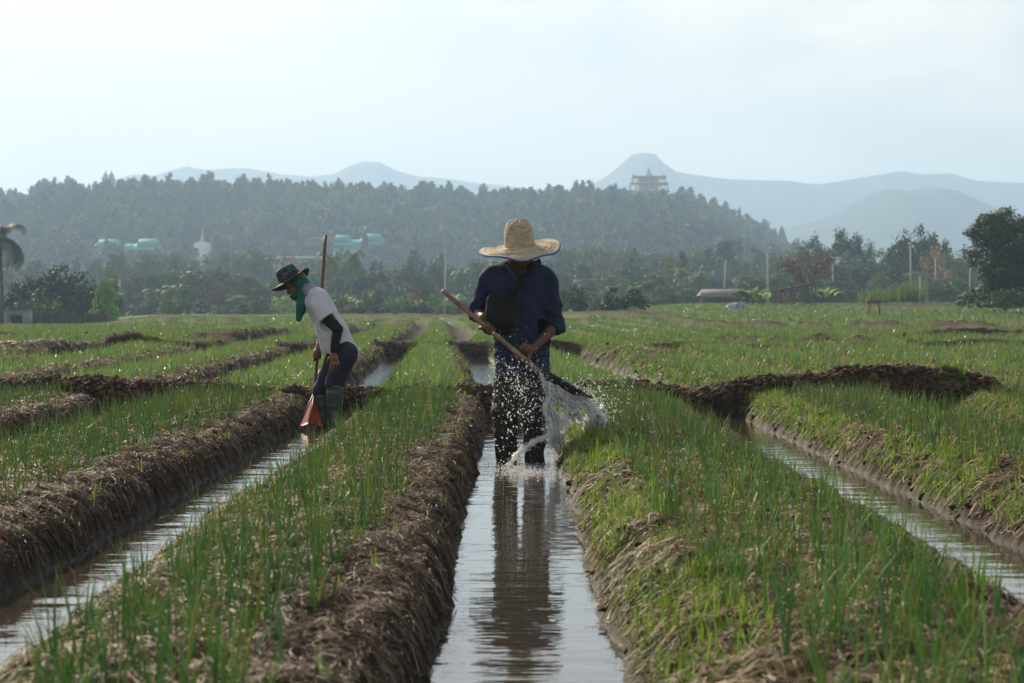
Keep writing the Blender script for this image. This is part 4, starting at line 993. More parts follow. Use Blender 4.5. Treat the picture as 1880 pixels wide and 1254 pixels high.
def banana(n_, Lf, w, base, h):
    V = []; Q = []; C = []; k = 0
    for i in range(n_):
        bx, by = rng.normal(0, h*.35, 2); az = rng.random()*6.28; el = R(rng.uniform(50, 88)); p = np.array([bx, by, h*rng.uniform(.25, .5)]); L_ = Lf*(.7+.5*rng.random()); side = np.array([-math.sin(az), math.cos(az), 0]); dr = R(rng.uniform(40, 130)); prev = None; cc = np.array(base)*(.6+.9*rng.random())
        for s_ in range(8):
            ww = w*math.sin(math.pi*(.08+.9*s_/7.5)); V += [p-side*ww+[0, 0, -ww*.25], p+[0, 0, ww*.0], p+side*ww+[0, 0, -ww*.25]]; C += [cc]*3
            if s_: Q += [[k-3, k-2, k+1, k], [k-2, k-1, k+2, k+1]]
            k += 3; p = p+L_/7*np.array([math.cos(az)*math.cos(el), math.sin(az)*math.cos(el), math.sin(el)]); el -= dr/7
    return np.array(V), np.array(Q), np.array(C)
def mk(name, vqc, m=None): 
    me = mesh_np(name, vqc[0], vqc[1], col=vqc[2], smooth=False); me.materials.append(m or M_leaf); return me
KIND = {}
def kind(key, lst): KIND[key] = lst
for key, shp, w, h, zz, col_, ncl, npr, leaf in (
    ('round_deep', 'round', 7, 6, 1.6, 'deep', 46, 60, .34), ('round_mid', 'round', 7, 6, 1.6, 'mid', 46, 60, .34), ('round_olive', 'round', 7, 5.5, 1.8, 'olive', 40, 55, .34),
    ('tall_mid', 'tall', 4.5, 8, 1.5, 'mid', 44, 55, .32), ('tall_deep', 'tall', 4.5, 8, 1.5, 'deep', 44, 55, .32), ('orange', 'round', 6, 6, 1.2, 'orange', 30, 45, .30),
    ('bush_mid', 'bush', 4.5, 3.0, 0, 'mid', 40, 60, .22), ('bush_bright', 'bush', 4.5, 3.0, 0, 'bright', 40, 60, .22), ('bush_deep', 'bush', 4.5, 3.0, 0, 'deep', 40, 60, .22)):
    lst = []
    for i in range(3):
        cm = mk('crown', crown(w, h, ncl, npr, leaf, GREENS[col_], shp, zz, .34)); th = h+zz
        tm = trunk(th, .17 if 'bush' not in key else .08, w).mesh('trunk', True); tm.materials.append(M_bark); lst.append((cm, tm, th, w))
    kind(key, lst)
lst = []
for i in range(3):
    cm = mk('crown', fronds(26, 3.3, 2.0, .75, (.07, .115, .035), 7.0, elev=(-15, 80)))
    tm = MB().tube([(0, 0, -.4), (.15, 0, 2.5), (.1, .1, 5), (0, 0, 7.05)], [.22, .15, .13, .12], 7).mesh('trunk', True); tm.materials.append(M_bark); lst.append((cm, tm, 8.6, 5.5))
kind('palm', lst)
lst = []
for i in range(3):
    cm = mk('crown', banana(20, 2.1, .30, (.17, .29, .04), 1.8)); tm = MB().tube([(0, 0, -.2), (.05, 0, 1.0), (0, 0, 1.5)], [.14, .11, .06], 7).tube([(.5, .3, -.2), (.5, .25, 1.2)], [.11, .05], 6).mesh('trunk', True); tm.materials.append(M_bark); lst.append((cm, tm, 2.9, 3.2))
kind('banana', lst)
def tree(k, u, vt, Y, label, cat_='tree', group=None, w=None, vb=None, name=None, leafless=False):
    """a tree of kind k whose top shows at row vt when it stands at distance Y"""
    X = (u-940)/FPX*Y; zb = float(base_z(np.array(X), np.array(float(Y))))+.1
    if vb is not None: zb = CAMZ-(vb-HZ)/FPX*Y
    top = CAMZ-(vt-HZ)/FPX*Y; H = top-zb
    cm, tm, h0, w0 = KIND[k][random.randrange(len(KIND[k]))]
    o = bpy.data.objects.new(name or {'palm': 'palm_tree', 'banana': 'banana_plant'}.get(k, 'bush' if 'bush' in k else 'tree'), None); COL.objects.link(o)
    s = H/h0; sx = s if w is None else (w/FPX*Y)/w0
    o.location = (X, Y, zb); o.scale = (sx, sx, s); o.rotation_euler = (0, 0, random.uniform(0, 6.28))
    obj('crown' if k != 'banana' else 'leaves', cm, None, o); obj('trunk' if k != 'banana' else 'stem', tm, None, o)
    tag(o, label, cat_, group); return o

# --- notable trees
tree('palm', 2, 400, 150, 'coconut palm with drooping dark fronds at the far left edge', 'palm tree', w=135, vb=598)
tree('bush_deep', 45, 535, 172, 'dark bush rising behind the grey shed roof', 'bush', w=90, vb=594)
um = [mk('crown', crown(9, 4.4, 120, 90, .20, GREENS['deep'], 'bush', .4, .22))]
tmu = trunk(5.2, .22, 9, 9).mesh('trunk', True); tmu.materials.append(M_bark); kind('umbrella', [(um[0], tmu, 5.5, 9)])
tree('umbrella', 95, 477, 165, 'broad umbrella-shaped tree beside the grey shed', 'tree', w=200, vb=598)
tree('bush_bright', 195, 512, 158, 'bright green bush at the right end of the left fence', 'bush', w=50, vb=592)
tree('bush_deep', 165, 522, 161, 'dark bush behind the dark fence on the left', 'bush', w=75, vb=594)
tree('bush_mid', 95, 545, 160, 'leafy hedge bush just behind the dark fence', 'bush', w=90, vb=594)
tree('bush_mid', 5, 545, 168, 'leafy bush left of the grey shed', 'bush', w=60, vb=596)
tree('tall_mid', 205, 515, 175, 'pale bushy tree rising just beyond the left fence end', 'tree', w=40, vb=590)
tree('bush_mid', 1052, 524, 150, 'small round mango tree just right of the man', 'bush', w=62, vb=573)
tree('bush_deep', 1142, 522, 148, 'wide dense dark bush with a rounded top right of the man', 'bush', w=88, vb=572)
tree('bush_mid', 1100, 545, 152, 'low bush between the round mango tree and the wide dark bush', 'bush', w=40, vb=572)
big = mk('crown', crown(10, 9.5, 210, 100, .28, (.024, .05, .014), 'round', .9, .22)); tmb = trunk(9, .35, 9, 10, .7).mesh('trunk', True); tmb.materials.append(M_bark); kind('big', [(big, tmb, 10.4, 10)])
tree('big', 1850, 386, 120, 'large dark leafy tree standing at the right edge', 'tree', w=150, vb=545)
tree('big', 1920, 400, 128, 'dark leafy tree cut by the right edge of the photo', 'tree', w=150, vb=545)
tree('bush_mid', 1850, 528, 116, 'low rounded hedge below the large dark tree', 'bush', w=75, vb=562)
tree('bush_bright', 1790, 532, 128, 'pale hedge bush left of the large dark tree', 'bush', w=60, vb=556)
tree('banana', 1372, 518, 165, 'banana clump with yellow-green leaves left of the hut', 'banana plant', w=65, vb=556)
tree('banana', 1395, 528, 168, 'smaller banana plant between the clump and the pole', 'banana plant', w=40, vb=556)
tree('banana', 1512, 520, 175, 'banana plant with pale leaves right of the reddish tree', 'banana plant', w=40, vb=552)
tree('bush_deep', 1845, 490, 122, 'dark undergrowth filling the foot of the large right-hand tree', 'bush', w=150, vb=558)
# bare reddish tree beside the hut
def twigs():
    m = MB(); V = []
    def br(p, d, L_, r, k):
        q = p+d*L_*.5+rng.normal(0, .03, 3)*L_; e = q+d*L_*.5; m.tube([p, q, e], [r, r*.85, r*.65], 5 if k > 2 else 3, cap=False)
        if k == 0: return
        for i in range(3 if k > 1 else 3):
            dd = d+rng.normal(0, .42, 3)+[0, 0, .10]; dd /= np.linalg.norm(dd); br(e if i else q, dd, L_*.74, r*.6, k-1)
    br(np.array([0, 0, .9]), np.array([.02, 0, 1.]), .8, .20, 0)
    for a in (0, 1.3, 2.6, 3.9, 5.2):
        dd = np.array([math.cos(a)*.75, math.sin(a)*.75, .75]); dd /= np.linalg.norm(dd); br(np.array([0, 0, 1.6]), dd, 1.25, .10, 4)
    return m
M_twig = mat('red_twigs', (.16, .075, .05), .9, vary=.3)
bt = bpy.data.objects.new('tree', None); COL.objects.link(bt); Yb = 170; bt.location = ((1482-940)/FPX*Yb, Yb, CAMZ-(558-HZ)/FPX*Yb); bt.scale = (.95, .95, .92)
tag(bt, 'nearly bare tree with reddish twigs behind the small hut', 'tree')
tk = MB().tube([(0, 0, -.3), (.05, 0, .6), (0, 0, 1.7)], [.34, .24, .20], 9).mesh('trunk', True); obj('trunk', tk, M_bark, bt)
obj('branches', twigs().mesh('branches', True), M_twig, bt)
lv = crown(5.2, 2.6, 26, 26, .18, (.16, .09, .06), 'round', 2.3, .30); obj('leaves', mk('leaves', lv), None, bt)

# --- the treeline, tree by tree: (kind, u, top row, distance)
TL = []
def row(u0, u1, step, vt, dY, kinds, ws=(40, 80)):
    u = u0
    while u < u1:
        TL.append((random.choice(kinds), u+random.uniform(-.3, .3)*step, vt+random.uniform(-14, 12), dY*random.uniform(.94, 1.06), random.uniform(*ws))); u += step*random.uniform(.75, 1.25)
row(215, 590, 30, 500, 300, ['round_mid', 'tall_mid', 'round_deep', 'round_olive', 'tall_deep'])
row(220, 600, 34, 530, 260, ['bush_mid', 'bush_deep', 'round_mid', 'palm', 'banana'], (35, 65))
row(230, 590, 36, 552, 235, ['bush_deep', 'bush_mid', 'bush_bright'], (40, 70))
row(215, 620, 40, 470, 420, ['round_mid', 'round_olive', 'tall_mid'], (50, 80))
row(600, 880, 30, 485, 330, ['round_mid', 'round_deep', 'tall_mid', 'round_olive'])
row(600, 860, 22, 530, 215, ['banana', 'bush_bright', 'banana', 'bush_mid'], (30, 50))
row(610, 900, 30, 548, 205, ['bush_mid', 'bush_deep'], (40, 70))
row(860, 1100, 34, 492, 340, ['round_mid', 'tall_mid', 'round_deep', 'round_olive'])
row(1030, 1460, 33, 500, 300, ['round_mid', 'tall_mid', 'round_deep', 'palm', 'round_olive', 'palm'])
row(1010, 1420, 34, 530, 240, ['bush_deep', 'bush_mid', 'palm', 'banana'], (35, 60))
row(1180, 1420, 40, 540, 225, ['bush_deep', 'bush_mid'], (40, 70))
row(1040, 1460, 44, 455, 440, ['round_olive', 'round_mid', 'tall_mid'], (60, 90))
row(1400, 1780, 34, 505, 250, ['round_deep', 'round_mid', 'bush_deep', 'palm'])
row(1480, 1760, 36, 530, 225, ['bush_deep', 'bush_mid', 'round_deep'], (40, 75))
row(1440, 1800, 40, 475, 320, ['round_deep', 'tall_deep', 'round_mid'])
for k, u, v, Y, w in (('tall_deep', 1545, 422, 330, 42), ('tall_deep', 1572, 432, 335, 38), ('round_deep', 1490, 436, 340, 50), ('tall_mid', 1598, 446, 335, 30), ('round_deep', 1680, 420, 300, 95), ('tall_mid', 1655, 438, 305, 50), ('round_deep', 1712, 430, 300, 60),
                      ('orange', 1715, 460, 270, 60), ('round_olive', 1760, 458, 280, 75), ('orange', 392, 508, 250, 48), ('orange', 755, 524, 210, 34), ('orange', 540, 478, 400, 50), ('palm', 645, 452, 300, 62), ('palm', 605, 456, 290, 60), ('palm', 312, 520, 240, 55), ('palm', 283, 528, 245, 50),
                      ('palm', 848, 490, 280, 50), ('palm', 1205, 500, 250, 60), ('palm', 1285, 503, 245, 62), ('palm', 1512, 448, 280, 60), ('palm', 1185, 512, 240, 55), ('round_olive', 1232, 468, 330, 70), ('round_deep', 1160, 478, 330, 62), ('tall_deep', 1252, 462, 335, 30)):
    TL.append((k, u, v, Y, w))
LM = [(0, 160, 'behind the left umbrella tree'), (160, 330, 'below the left green roofs'), (330, 430, 'below the white stupa'), (430, 520, 'left of the long white-roofed building'), (520, 600, 'behind the stooping farmer'), (600, 720, 'below the centre green roofs'),
      (720, 880, 'between the stooping farmer and the man'), (880, 1030, 'behind the man in the straw hat'), (1030, 1200, 'behind the round mango bushes'), (1200, 1340, 'above the long low shed'), (1340, 1450, 'behind the banana clump'), (1450, 1600, 'behind the reddish bare tree'), (1600, 1700, 'behind the tall reed clumps'), (1700, 1900, 'left of the large dark right-hand tree')]
DESC = {'round_deep': 'dark round-crowned tree', 'round_mid': 'green round-crowned tree', 'round_olive': 'olive-green loose-crowned tree', 'tall_mid': 'tall narrow green tree', 'tall_deep': 'tall narrow dark tree', 'orange': 'orange-brown leaved tree', 'bush_mid': 'leafy green bush', 'bush_bright': 'bright green bush', 'bush_deep': 'dark leafy bush', 'palm': 'coconut palm', 'banana': 'banana clump'}
for k, u, v, Y, w in TL:
    zone_ = next((d for a, b, d in LM if a <= u < b), 'in the far treeline')
    tree(k, u, v, Y, 'hazy %s %s' % (DESC[k], zone_), {'palm': 'palm tree', 'banana': 'banana plant'}.get(k, 'bush' if 'bush' in k else 'tree'), '%s %s' % (DESC[k].replace('tree', 'trees').replace('bush', 'bushes').replace('palm', 'palms').replace('clump', 'clumps'), zone_), w=w, vb=None)
# reed clumps
M_reed = mat('reed', attr=True, rough=.6, transl=.4)
for u, w_, vt, lb in ((1612, 34, 524, 'left clump of tall bright reeds at the far field edge'), (1668, 30, 508, 'taller right clump of bright reeds at the far field edge'), (1640, 20, 534, 'short reeds between the two reed clumps')):
    Y = 150; X = (u-940)/FPX*Y; zb = CAMZ-(562-HZ)/FPX*Y; n_ = 260; wm_ = w_/FPX*Y; p = np.stack([rng.normal(0, wm_*.45, n_), rng.normal(0, .6, n_), np.zeros(n_)], 1); H_ = (562-vt)/FPX*Y
    cc = np.array([.13, .20, .05])*(.6+.8*rng.random((n_, 1))); v_, q_, c_ = blades(p, H_*(.5+.6*rng.random(n_)), np.full(n_, .035), rng.random(n_)*6.28, np.abs(rng.normal(0, .18, n_)), np.abs(rng.normal(.5, .4, n_)), 4, 2, cc)
    tag(obj('reed_clump', mesh_np('reed_clump', v_, q_, col=c_), M_reed, loc=(X, Y, zb)), lb, 'reed clump')

# ------------------------------------------------------------------ hills and mountains
def interp_px(pts, Y, dv_=0): 
    a = np.array(pts, float); a[:, 1] += dv_; return (a[:, 0]-940)/FPX*Y, CAMZ-(a[:, 1]-HZ)/FPX*Y
CREST = [(-200, 350), (0, 352), (40, 360), (90, 338), (140, 345), (170, 362), (200, 352), (250, 352), (350, 357), (450, 360), (550, 357), (640, 355), (700, 352), (760, 358), (850, 362), (950, 365), (1000, 365), (1050, 362), (1100, 362), (1150, 357), (1200, 352), (1240, 357), (1300, 374), (1350, 394), (1400, 418), (1440, 440), (1470, 462), (1500, 500), (1540, 556), (1700, 575)]
cx, cz = interp_px(CREST, 1000., 24)
def hill_z(X, Y):
    a = X/Y*1000; H = np.interp(a, cx, cz-1); 
    f = ss(540, 1000, Y)**.8*(1-.35*ss(1000, 1500, Y))
    n_ = 16*fbm2(X/130., Y/150., 77, 3)*ss(540, 700, Y)*(1-ss(880, 1000, Y))
    return H*f*(np.where(Y > 1000, 1, 1))+n_*np.clip(H/50, 0, 1)-.5
ya = np.linspace(520, 1500, 120); aa = np.linspace(-.36, .24, 220); A_, Y_ = np.meshgrid(aa, ya); X_ = A_*Y_
I = np.arange(A_.size).reshape(A_.shape); Q = np.stack([I[:-1, :-1].ravel(), I[:-1, 1:].ravel(), I[1:, 1:].ravel(), I[1:, :-1].ravel()], 1)
M_hill = mat('hill_soil', (.055, .07, .03), .95, vary=.4, scale=.05)
tag(obj('hill', mesh_np('hill', np.stack([X_.ravel(), Y_.ravel(), hill_z(X_, Y_).ravel()], 1), Q), M_hill), kind='structure')
M_mount = mat('mountain_forest', (.030, .045, .030), .95, vary=.3, scale=.01)
def mountain(pts, Y, depth, nm, seed):
    px, pz = interp_px(pts, Y); xs = np.linspace(px[0], px[-1], 260); ys = np.linspace(-1, 1, 40); Xg, Tg = np.meshgrid(xs, ys)
    H = np.interp(Xg, px, pz)*(1-np.abs(Tg)**1.3)+12*fbm2(Xg/160, Tg*5, seed, 4)*(np.abs(Tg) > .03)*(1-np.abs(Tg))-2
    I = np.arange(Xg.size).reshape(Xg.shape); Q = np.stack([I[:-1, :-1].ravel(), I[:-1, 1:].ravel(), I[1:, 1:].ravel(), I[1:, :-1].ravel()], 1)
    tag(obj(nm, mesh_np(nm, np.stack([Xg.ravel(), (Y+Tg*depth).ravel(), H.ravel()], 1), Q), M_mount), kind='structure')
mountain([(120, 352), (215, 328), (250, 317), (285, 319), (345, 302), (380, 309), (420, 306), (460, 306), (520, 317), (570, 321), (615, 317), (640, 303), (668, 293), (700, 295), (730, 311), (770, 321), (820, 325), (870, 332), (920, 337), (1000, 346), (1100, 350), (1200, 380)], 3500, 500, 'mountain', 81)
mountain([(940, 352), (1040, 346), (1085, 336), (1115, 319), (1140, 298), (1158, 281), (1180, 277), (1202, 279), (1215, 295), (1240, 312), (1280, 319), (1340, 326), (1410, 328), (1460, 334), (1500, 335), (1560, 326), (1620, 316), (1650, 311), (1690, 317), (1740, 315), (1790, 329), (1880, 333), (2000, 340), (2200, 400)], 3300, 500, 'mountain', 82)
mountain([(1300, 440), (1440, 415), (1500, 402), (1560, 372), (1600, 350), (1625, 342), (1670, 347), (1700, 340), (1730, 341), (1770, 360), (1820, 380), (1900, 398), (2050, 450)], 2300, 500, 'mountain', 83)

# forest on the hill: one wood, instanced crowns
srcc = bpy.data.collections.new('forest_sources')
for i in range(6):
    shp = ['round', 'tall', 'round', 'tall', 'round', 'round'][i]; col_ = ['mid', 'deep', 'olive', 'mid', 'grey', 'deep'][i]
    me = mk('forest_tree', crown([7, 5, 7.5, 5, 6.5, 7][i], [6, 9, 6.5, 8.5, 6, 7][i], 34, 26, .75, GREENS[col_], shp, 1.5, .36))
    srcc.objects.link(bpy.data.objects.new('forest_tree', me))
n_ = 15000; Yr = rng.uniform(560, 1080, n_); Xr = rng.uniform(-.34, .20, n_)*Yr
kx = (np.random.default_rng(3).random(n_) < .62); Xr, Yr = Xr[kx], Yr[kx]
Zr = hill_z(Xr, Yr)
def ray_hill(u, v):
    Y = np.linspace(530, 1000, 1500); X = (u-940)/FPX*Y; zr = CAMZ-(v-HZ)/FPX*Y; return float(Y[np.argmax(hill_z(X, Y) > zr)])
BY = {k: ray_hill(*k) for k in ((232, 474), (372, 476), (652, 464))}
print('building distances', BY)
CLEAR = [(232, 450, 72, 20, BY[(232, 474)]+12), (372, 446, 26, 40, BY[(372, 476)]+8), (655, 440, 55, 20, BY[(652, 464)]+12), (1190, 340, 40, 24, 1000), (200, 335, 14, 20, 1000)]
keep = Zr > .5
for (u, v, du, dv, Yc) in CLEAR:
    uu = 940+Xr*FPX/Yr; vv = HZ-(Zr+6-CAMZ)*FPX/Yr; keep &= ~((abs(uu-u) < du) & (abs(vv-v) < dv) & (Yr < Yc+8))
Xr, Yr, Zr = Xr[keep], Yr[keep], Zr[keep]
pm = bpy.data.meshes.new('forest'); pm.vertices.add(len(Xr)); pm.vertices.foreach_set('co', np.stack([Xr, Yr, Zr-.8], 1).astype(np.float32).ravel()); pm.update()
fo = obj('forest', pm); tag(fo, 'dense hazy forest covering the long hill', 'forest', kind='stuff')
ng = bpy.data.node_groups.new('forest', 'GeometryNodeTree'); ng.interface.new_socket('Geometry', in_out='INPUT', socket_type='NodeSocketGeometry'); ng.interface.new_socket('Geometry', in_out='OUTPUT', socket_type='NodeSocketGeometry')
gi = ng.nodes.new('NodeGroupInput'); go = ng.nodes.new('NodeGroupOutput'); ip = ng.nodes.new('GeometryNodeInstanceOnPoints'); ci = ng.nodes.new('GeometryNodeCollectionInfo')
ci.inputs[0].default_value = srcc; ci.inputs[1].default_value = True; ci.inputs[2].default_value = True; ip.inputs['Pick Instance'].default_value = True
r1 = ng.nodes.new('FunctionNodeRandomValue'); r1.data_type = 'FLOAT_VECTOR'; r1.inputs[0].default_value = (-.08, -.08, 0); r1.inputs[1].default_value = (.08, .08, 6.28)
r2 = ng.nodes.new('FunctionNodeRandomValue'); r2.data_type = 'FLOAT_VECTOR'; r2.inputs[0].default_value = (.45, .45, .42); r2.inputs[1].default_value = (1.3, 1.3, 1.3); r2.inputs['Seed'].default_value = 5
ng.links.new(gi.outputs[0], ip.inputs['Points']); ng.links.new(ci.outputs[0], ip.inputs['Instance']); ng.links.new(r1.outputs[0], ip.inputs['Rotation']); ng.links.new(r2.outputs[0], ip.inputs['Scale']); ng.links.new(ip.outputs[0], go.inputs[0])
md = fo.modifiers.new('trees', 'NODES'); md.node_group = ng
# low wood at the hill's foot that closes the gaps behind the treeline
n_ = 1500; Yr = rng.uniform(430, 600, n_); Xr = rng.uniform(-.30, .30, n_)*Yr
pm = bpy.data.meshes.new('woodland'); pm.vertices.add(n_); pm.vertices.foreach_set('co', np.stack([Xr, Yr, np.where(Xr > 0, .6, -.2)], 1).astype(np.float32).ravel()); pm.update()
wo_ = obj('woodland', pm); tag(wo_, 'low hazy woodland at the foot of the hill', 'woodland', kind='stuff'); md = wo_.modifiers.new('trees', 'NODES'); md.node_group = ng

# ------------------------------------------------------------------ buildings on and below the hill
def thing(name, label, cat_, u=None, v=None, Y=None, loc=None, group=None):
    o = bpy.data.objects.new(name, None); COL.objects.link(o)
    o.location = loc if loc is not None else ((u-940)/FPX*Y, Y, CAMZ-(v-HZ)/FPX*Y); return tag(o, label, cat_, group)
M_cream = mat('pale_plaster', (.55, .50, .42), .8, vary=.15, scale=.6); M_gold = mat('gold_paint', (.55, .38, .12), .5, vary=.2, scale=1); M_whitew = mat('whitewash', (.78, .78, .80), .8)
M_green = mat('green_roof', (.05, .34, .27), .8, vary=.15, scale=.4); M_dark = mat('dark_opening', (.03, .035, .04), .6); M_wroof = mat('white_roof', (.72, .72, .70), .6)
# pavilion on the crest at right
Yp = 985; k_ = Yp/FPX
pv = thing('hilltop_pavilion', 'open two-storey hilltop temple pavilion with tiered spire roof', 'temple', 1190, 352, Yp)
m = MB()
for z_, w_ in ((0, 84), (14, 70), (26, 62)): m.box((0 if z_ else -4*k_, 0, z_*k_), (w_*k_, 60*k_, 2.4*k_))
obj('floor_slab', m.mesh('floor_slab'), M_cream, pv)
for z_, h_, w_ in ((0, 14, 72), (14, 12, 62)):
    for i in range(7):
        for yy in (-27, 27): obj('column', MB().box(((-w_/2+2+i*(w_-4)/6)*k_, yy*k_, (z_+h_/2)*k_), (2.0*k_, 2*k_, h_*k_)).mesh('column'), M_cream, pv)
obj('hall', MB().box((0, 0, 13*k_), (34*k_, 34*k_, 26*k_)).mesh('hall'), M_cream, pv)
m = MB(); prof = [(17, 27), (14, 30), (15, 31), (9, 36), (10, 37), (6, 42), (3, 46), (1.2, 52), (.1, 58)]
m.lathe([(a*k_*1.2, b*k_-0*k_) for a, b in prof], 12, c=(0, 0, -10*k_)); obj('spire', m.mesh('spire'), M_cream, pv)
for i in (-1, 1):
    obj('turret', MB().lathe([(3*k_, 27*k_), (2*k_, 30*k_), (.3*k_, 34*k_)], 8, c=(i*28*k_, 0, 0)).mesh('turret'), M_cream, pv)
# twin spired tower on the crest at left
tw = thing('hilltop_tower', 'pinkish square tower with twin small domes on the left crest', 'tower', 200, 352, 990)
M_pink = mat('pink_plaster', (.42, .30, .24), .8)
obj('wall', MB().box((0, 0, 11*k_), (20*k_, 18*k_, 24*k_)).mesh('wall'), M_pink, tw); obj('cornice', MB().box((0, 0, 24*k_), (23*k_, 21*k_, 2*k_)).mesh('cornice'), M_cream, tw)
for i in (-1, 1): obj('dome', MB().lathe([(3.5*k_, 25*k_), (5*k_, 28*k_), (4.5*k_, 31*k_), (1.5*k_, 34*k_), (.2*k_, 41*k_)], 10, c=(i*5.4*k_, 0, 0)).mesh('dome', True), M_pink, tw)
# white stupa
Ys = BY[(372, 476)]; k_ = Ys/FPX; stp = thing('stupa', 'white stupa with a slim golden spire on the hillside', 'stupa', 372, 482, Ys)
m = MB(); m.box((-2*k_, 0, 9*k_), (40*k_, 30*k_, 22*k_)).box((2*k_, -1*k_, 22*k_), (30*k_, 26*k_, 16*k_)).box((-1*k_, 0, 33*k_), (20*k_, 20*k_, 8*k_)); obj('terrace', m.mesh('terrace'), M_whitew, stp)
obj('spire', MB().lathe([(7*k_, 36*k_), (5.5*k_, 41*k_), (3.2*k_, 45*k_), (2*k_, 52*k_), (1*k_, 60*k_), (.2*k_, 68*k_)], 12).mesh('spire', True), M_gold, stp)
for i in (-1, 1): obj('corner_pinnacle', MB().lathe([(2.4*k_, 30*k_), (1.5*k_, 34*k_), (.2*k_, 38*k_)], 8, c=(i*13*k_+2*k_, -10*k_, 0)).mesh('corner_pinnacle', True), M_whitew, stp)
def gable(m, x, y, z, w, d, h, over=1.0):
    V = [[x-w/2, y-d/2, z], [x+w/2, y-d/2, z], [x+w/2*.86, y, z+h], [x-w/2*.86, y, z+h], [x-w/2, y+d/2, z], [x+w/2, y+d/2, z]]
    V2 = [[a, b, c-.25] for a, b, c in V]
    q = [[0, 1, 2, 3], [5, 4, 3, 2], [7, 6, 9, 8], [10, 11, 8, 9]]; return m.add(V+V2, q+[[0, 6, 7, 1], [4, 5, 11, 10]], [[0, 3, 4], [1, 5, 2]])
def green_temple(u0, v0, Y, parts_, lb):
    k_ = Y/FPX; o = thing('temple_hall', lb, 'temple', u0, v0, Y); 
    for (dx, z_, w, h) in parts_:
        obj('wall', MB().box((dx*k_, 3, (z_/2-6)*k_), (w*.8*k_, 7, (z_+12)*k_)).mesh('wall'), M_cream, o)
        m = MB(); gable(m, dx*k_, 3, z_*k_, w*k_, 15, h*.5*k_); gable(m, dx*k_, 3.1, (z_+h*.36)*k_, w*.8*k_, 11, h*.45*k_); gable(m, dx*k_, 3.2, (z_+h*.70)*k_, w*.55*k_, 7, h*.42*k_); obj('roof', m.mesh('roof'), M_green, o)
green_temple(232, 478, BY[(232, 474)], [(-35, 8, 72, 28), (38, 10, 70, 27), (4, 4, 80, 24)], 'left temple halls with stepped green roofs on the hillside')
green_temple(652, 466, BY[(652, 464)], [(-26, 6, 58, 26), (30, 8, 62, 26), (4, 2, 66, 22)], 'centre temple halls with green roofs right of the upright pole')
# long building
Yl = 560; k_ = Yl/FPX; lb_ = thing('long_building', 'long two-storey building with flat white roof above the stooping farmer', 'building', 546, 505, Yl)
obj('wall', MB().box((0, 3, 15*k_), (88*k_, 6, 30*k_)).mesh('wall'), M_cream, lb_); obj('roof', MB().box((0, 2.5, 32*k_), (96*k_, 9, 4*k_)).mesh('roof'), M_wroof, lb_)
for i in range(9): obj('window', MB().box(((-38+i*9.5)*k_, -.05, 20*k_), (4.5*k_, .12, 7*k_)).mesh('window'), M_dark, lb_)

# ------------------------------------------------------------------ sheds, hut, poles, small things in the field
M_conc = mat('grey_concrete', (.26, .27, .29), .9, vary=.2, scale=1.5); M_corr = mat('roof_sheet', (.10, .09, .085), .7, vary=.3, scale=2); M_fence = mat('dark_net', (.055, .055, .06), .9, vary=.3, scale=3); M_wood = mat('old_wood', (.14, .085, .055), .9, vary=.4, scale=5); M_thatch = mat('thatch', (.07, .045, .03), .95, vary=.4, scale=6)
Yh = 150; k_ = Yh/FPX
sh = thing('shed', 'small grey concrete shed under the umbrella tree', 'shed', 33, 600, Yh)
m = MB().box((-17*k_, 0, 16*k_), (9*k_, 1.6, 34*k_)).box((17*k_, 0, 16*k_), (9*k_, 1.6, 34*k_)).box((0, 0, 27*k_), (25*k_, 1.6, 12*k_)).box((0, .7, 11*k_), (25*k_, .2, 20*k_)); obj('wall', m.mesh('wall'), M_conc, sh)
obj('roof', MB().box((0, -.1, 35.2*k_), (52*k_, 2.3, 2.2*k_)).mesh('roof'), M_corr, sh); obj('door', MB().box((0, .3, 10*k_), (22*k_, .08, 19*k_)).mesh('door'), M_dark, sh)
fn = thing('fence', 'dark netting fence running right from the grey shed', 'fence', 130, 600, Yh+3)
for i in range(8): obj('post', MB().tube([(-78*k_+i*21*k_, 0, -.3), (-78*k_+i*21*k_, 0, 29*k_)], .045, 6).mesh('post'), M_wood, fn)
V = []; 
for i in range(41):
    x = -78*k_+i*147*k_/40; V += [[x, .04+.03*math.sin(i), -.2], [x, .04+.03*math.sin(i*1.7), (25+1.2*math.sin(i*.9))*k_]]
obj('netting', mesh_np('netting', V, [[2*i, 2*i+2, 2*i+3, 2*i+1] for i in range(40)]), M_fence, fn)
# hut
Yh = 160; k_ = Yh/FPX; ht = thing('hut', 'open wooden field hut with a sloping thatched roof', 'hut', 1462, 559, Yh)
for i, x in enumerate((-42, -24, -6, 14, 32)):
    for yy, hh in ((-.9, 22+i*3.2), (.9, 22+i*3.2)): obj('post', MB().tube([(x*k_, yy, -.2), (x*k_, yy, hh*k_)], .05, 6).mesh('post'), M_wood, ht)
V = [[-50*k_, -1.4, 22*k_], [40*k_, -1.4, 39*k_], [40*k_, 1.4, 39*k_], [-50*k_, 1.4, 22*k_]]; V += [[a, b, c+.12] for a, b, c in V]
obj('roof', mesh_np('roof', V, [[0, 3, 2, 1], [4, 5, 6, 7], [0, 1, 5, 4], [1, 2, 6, 5], [2, 3, 7, 6], [3, 0, 4, 7]], smooth=False), M_thatch, ht)
m = MB()
for i in range(9): m.box(((-40+i*4)*k_, -.95, 9*k_), (2.6*k_, .05, 15*k_))
obj('slat_wall', m.mesh('slat_wall'), mat('orange_boards', (.28, .15, .08), .9, vary=.3, scale=3), ht)
Yk = 220; k_ = Yk/FPX; ls = thing('long_shed', 'long low open shed with a faded brown roof right of the bushes', 'shed', 1322, 557, Yk)
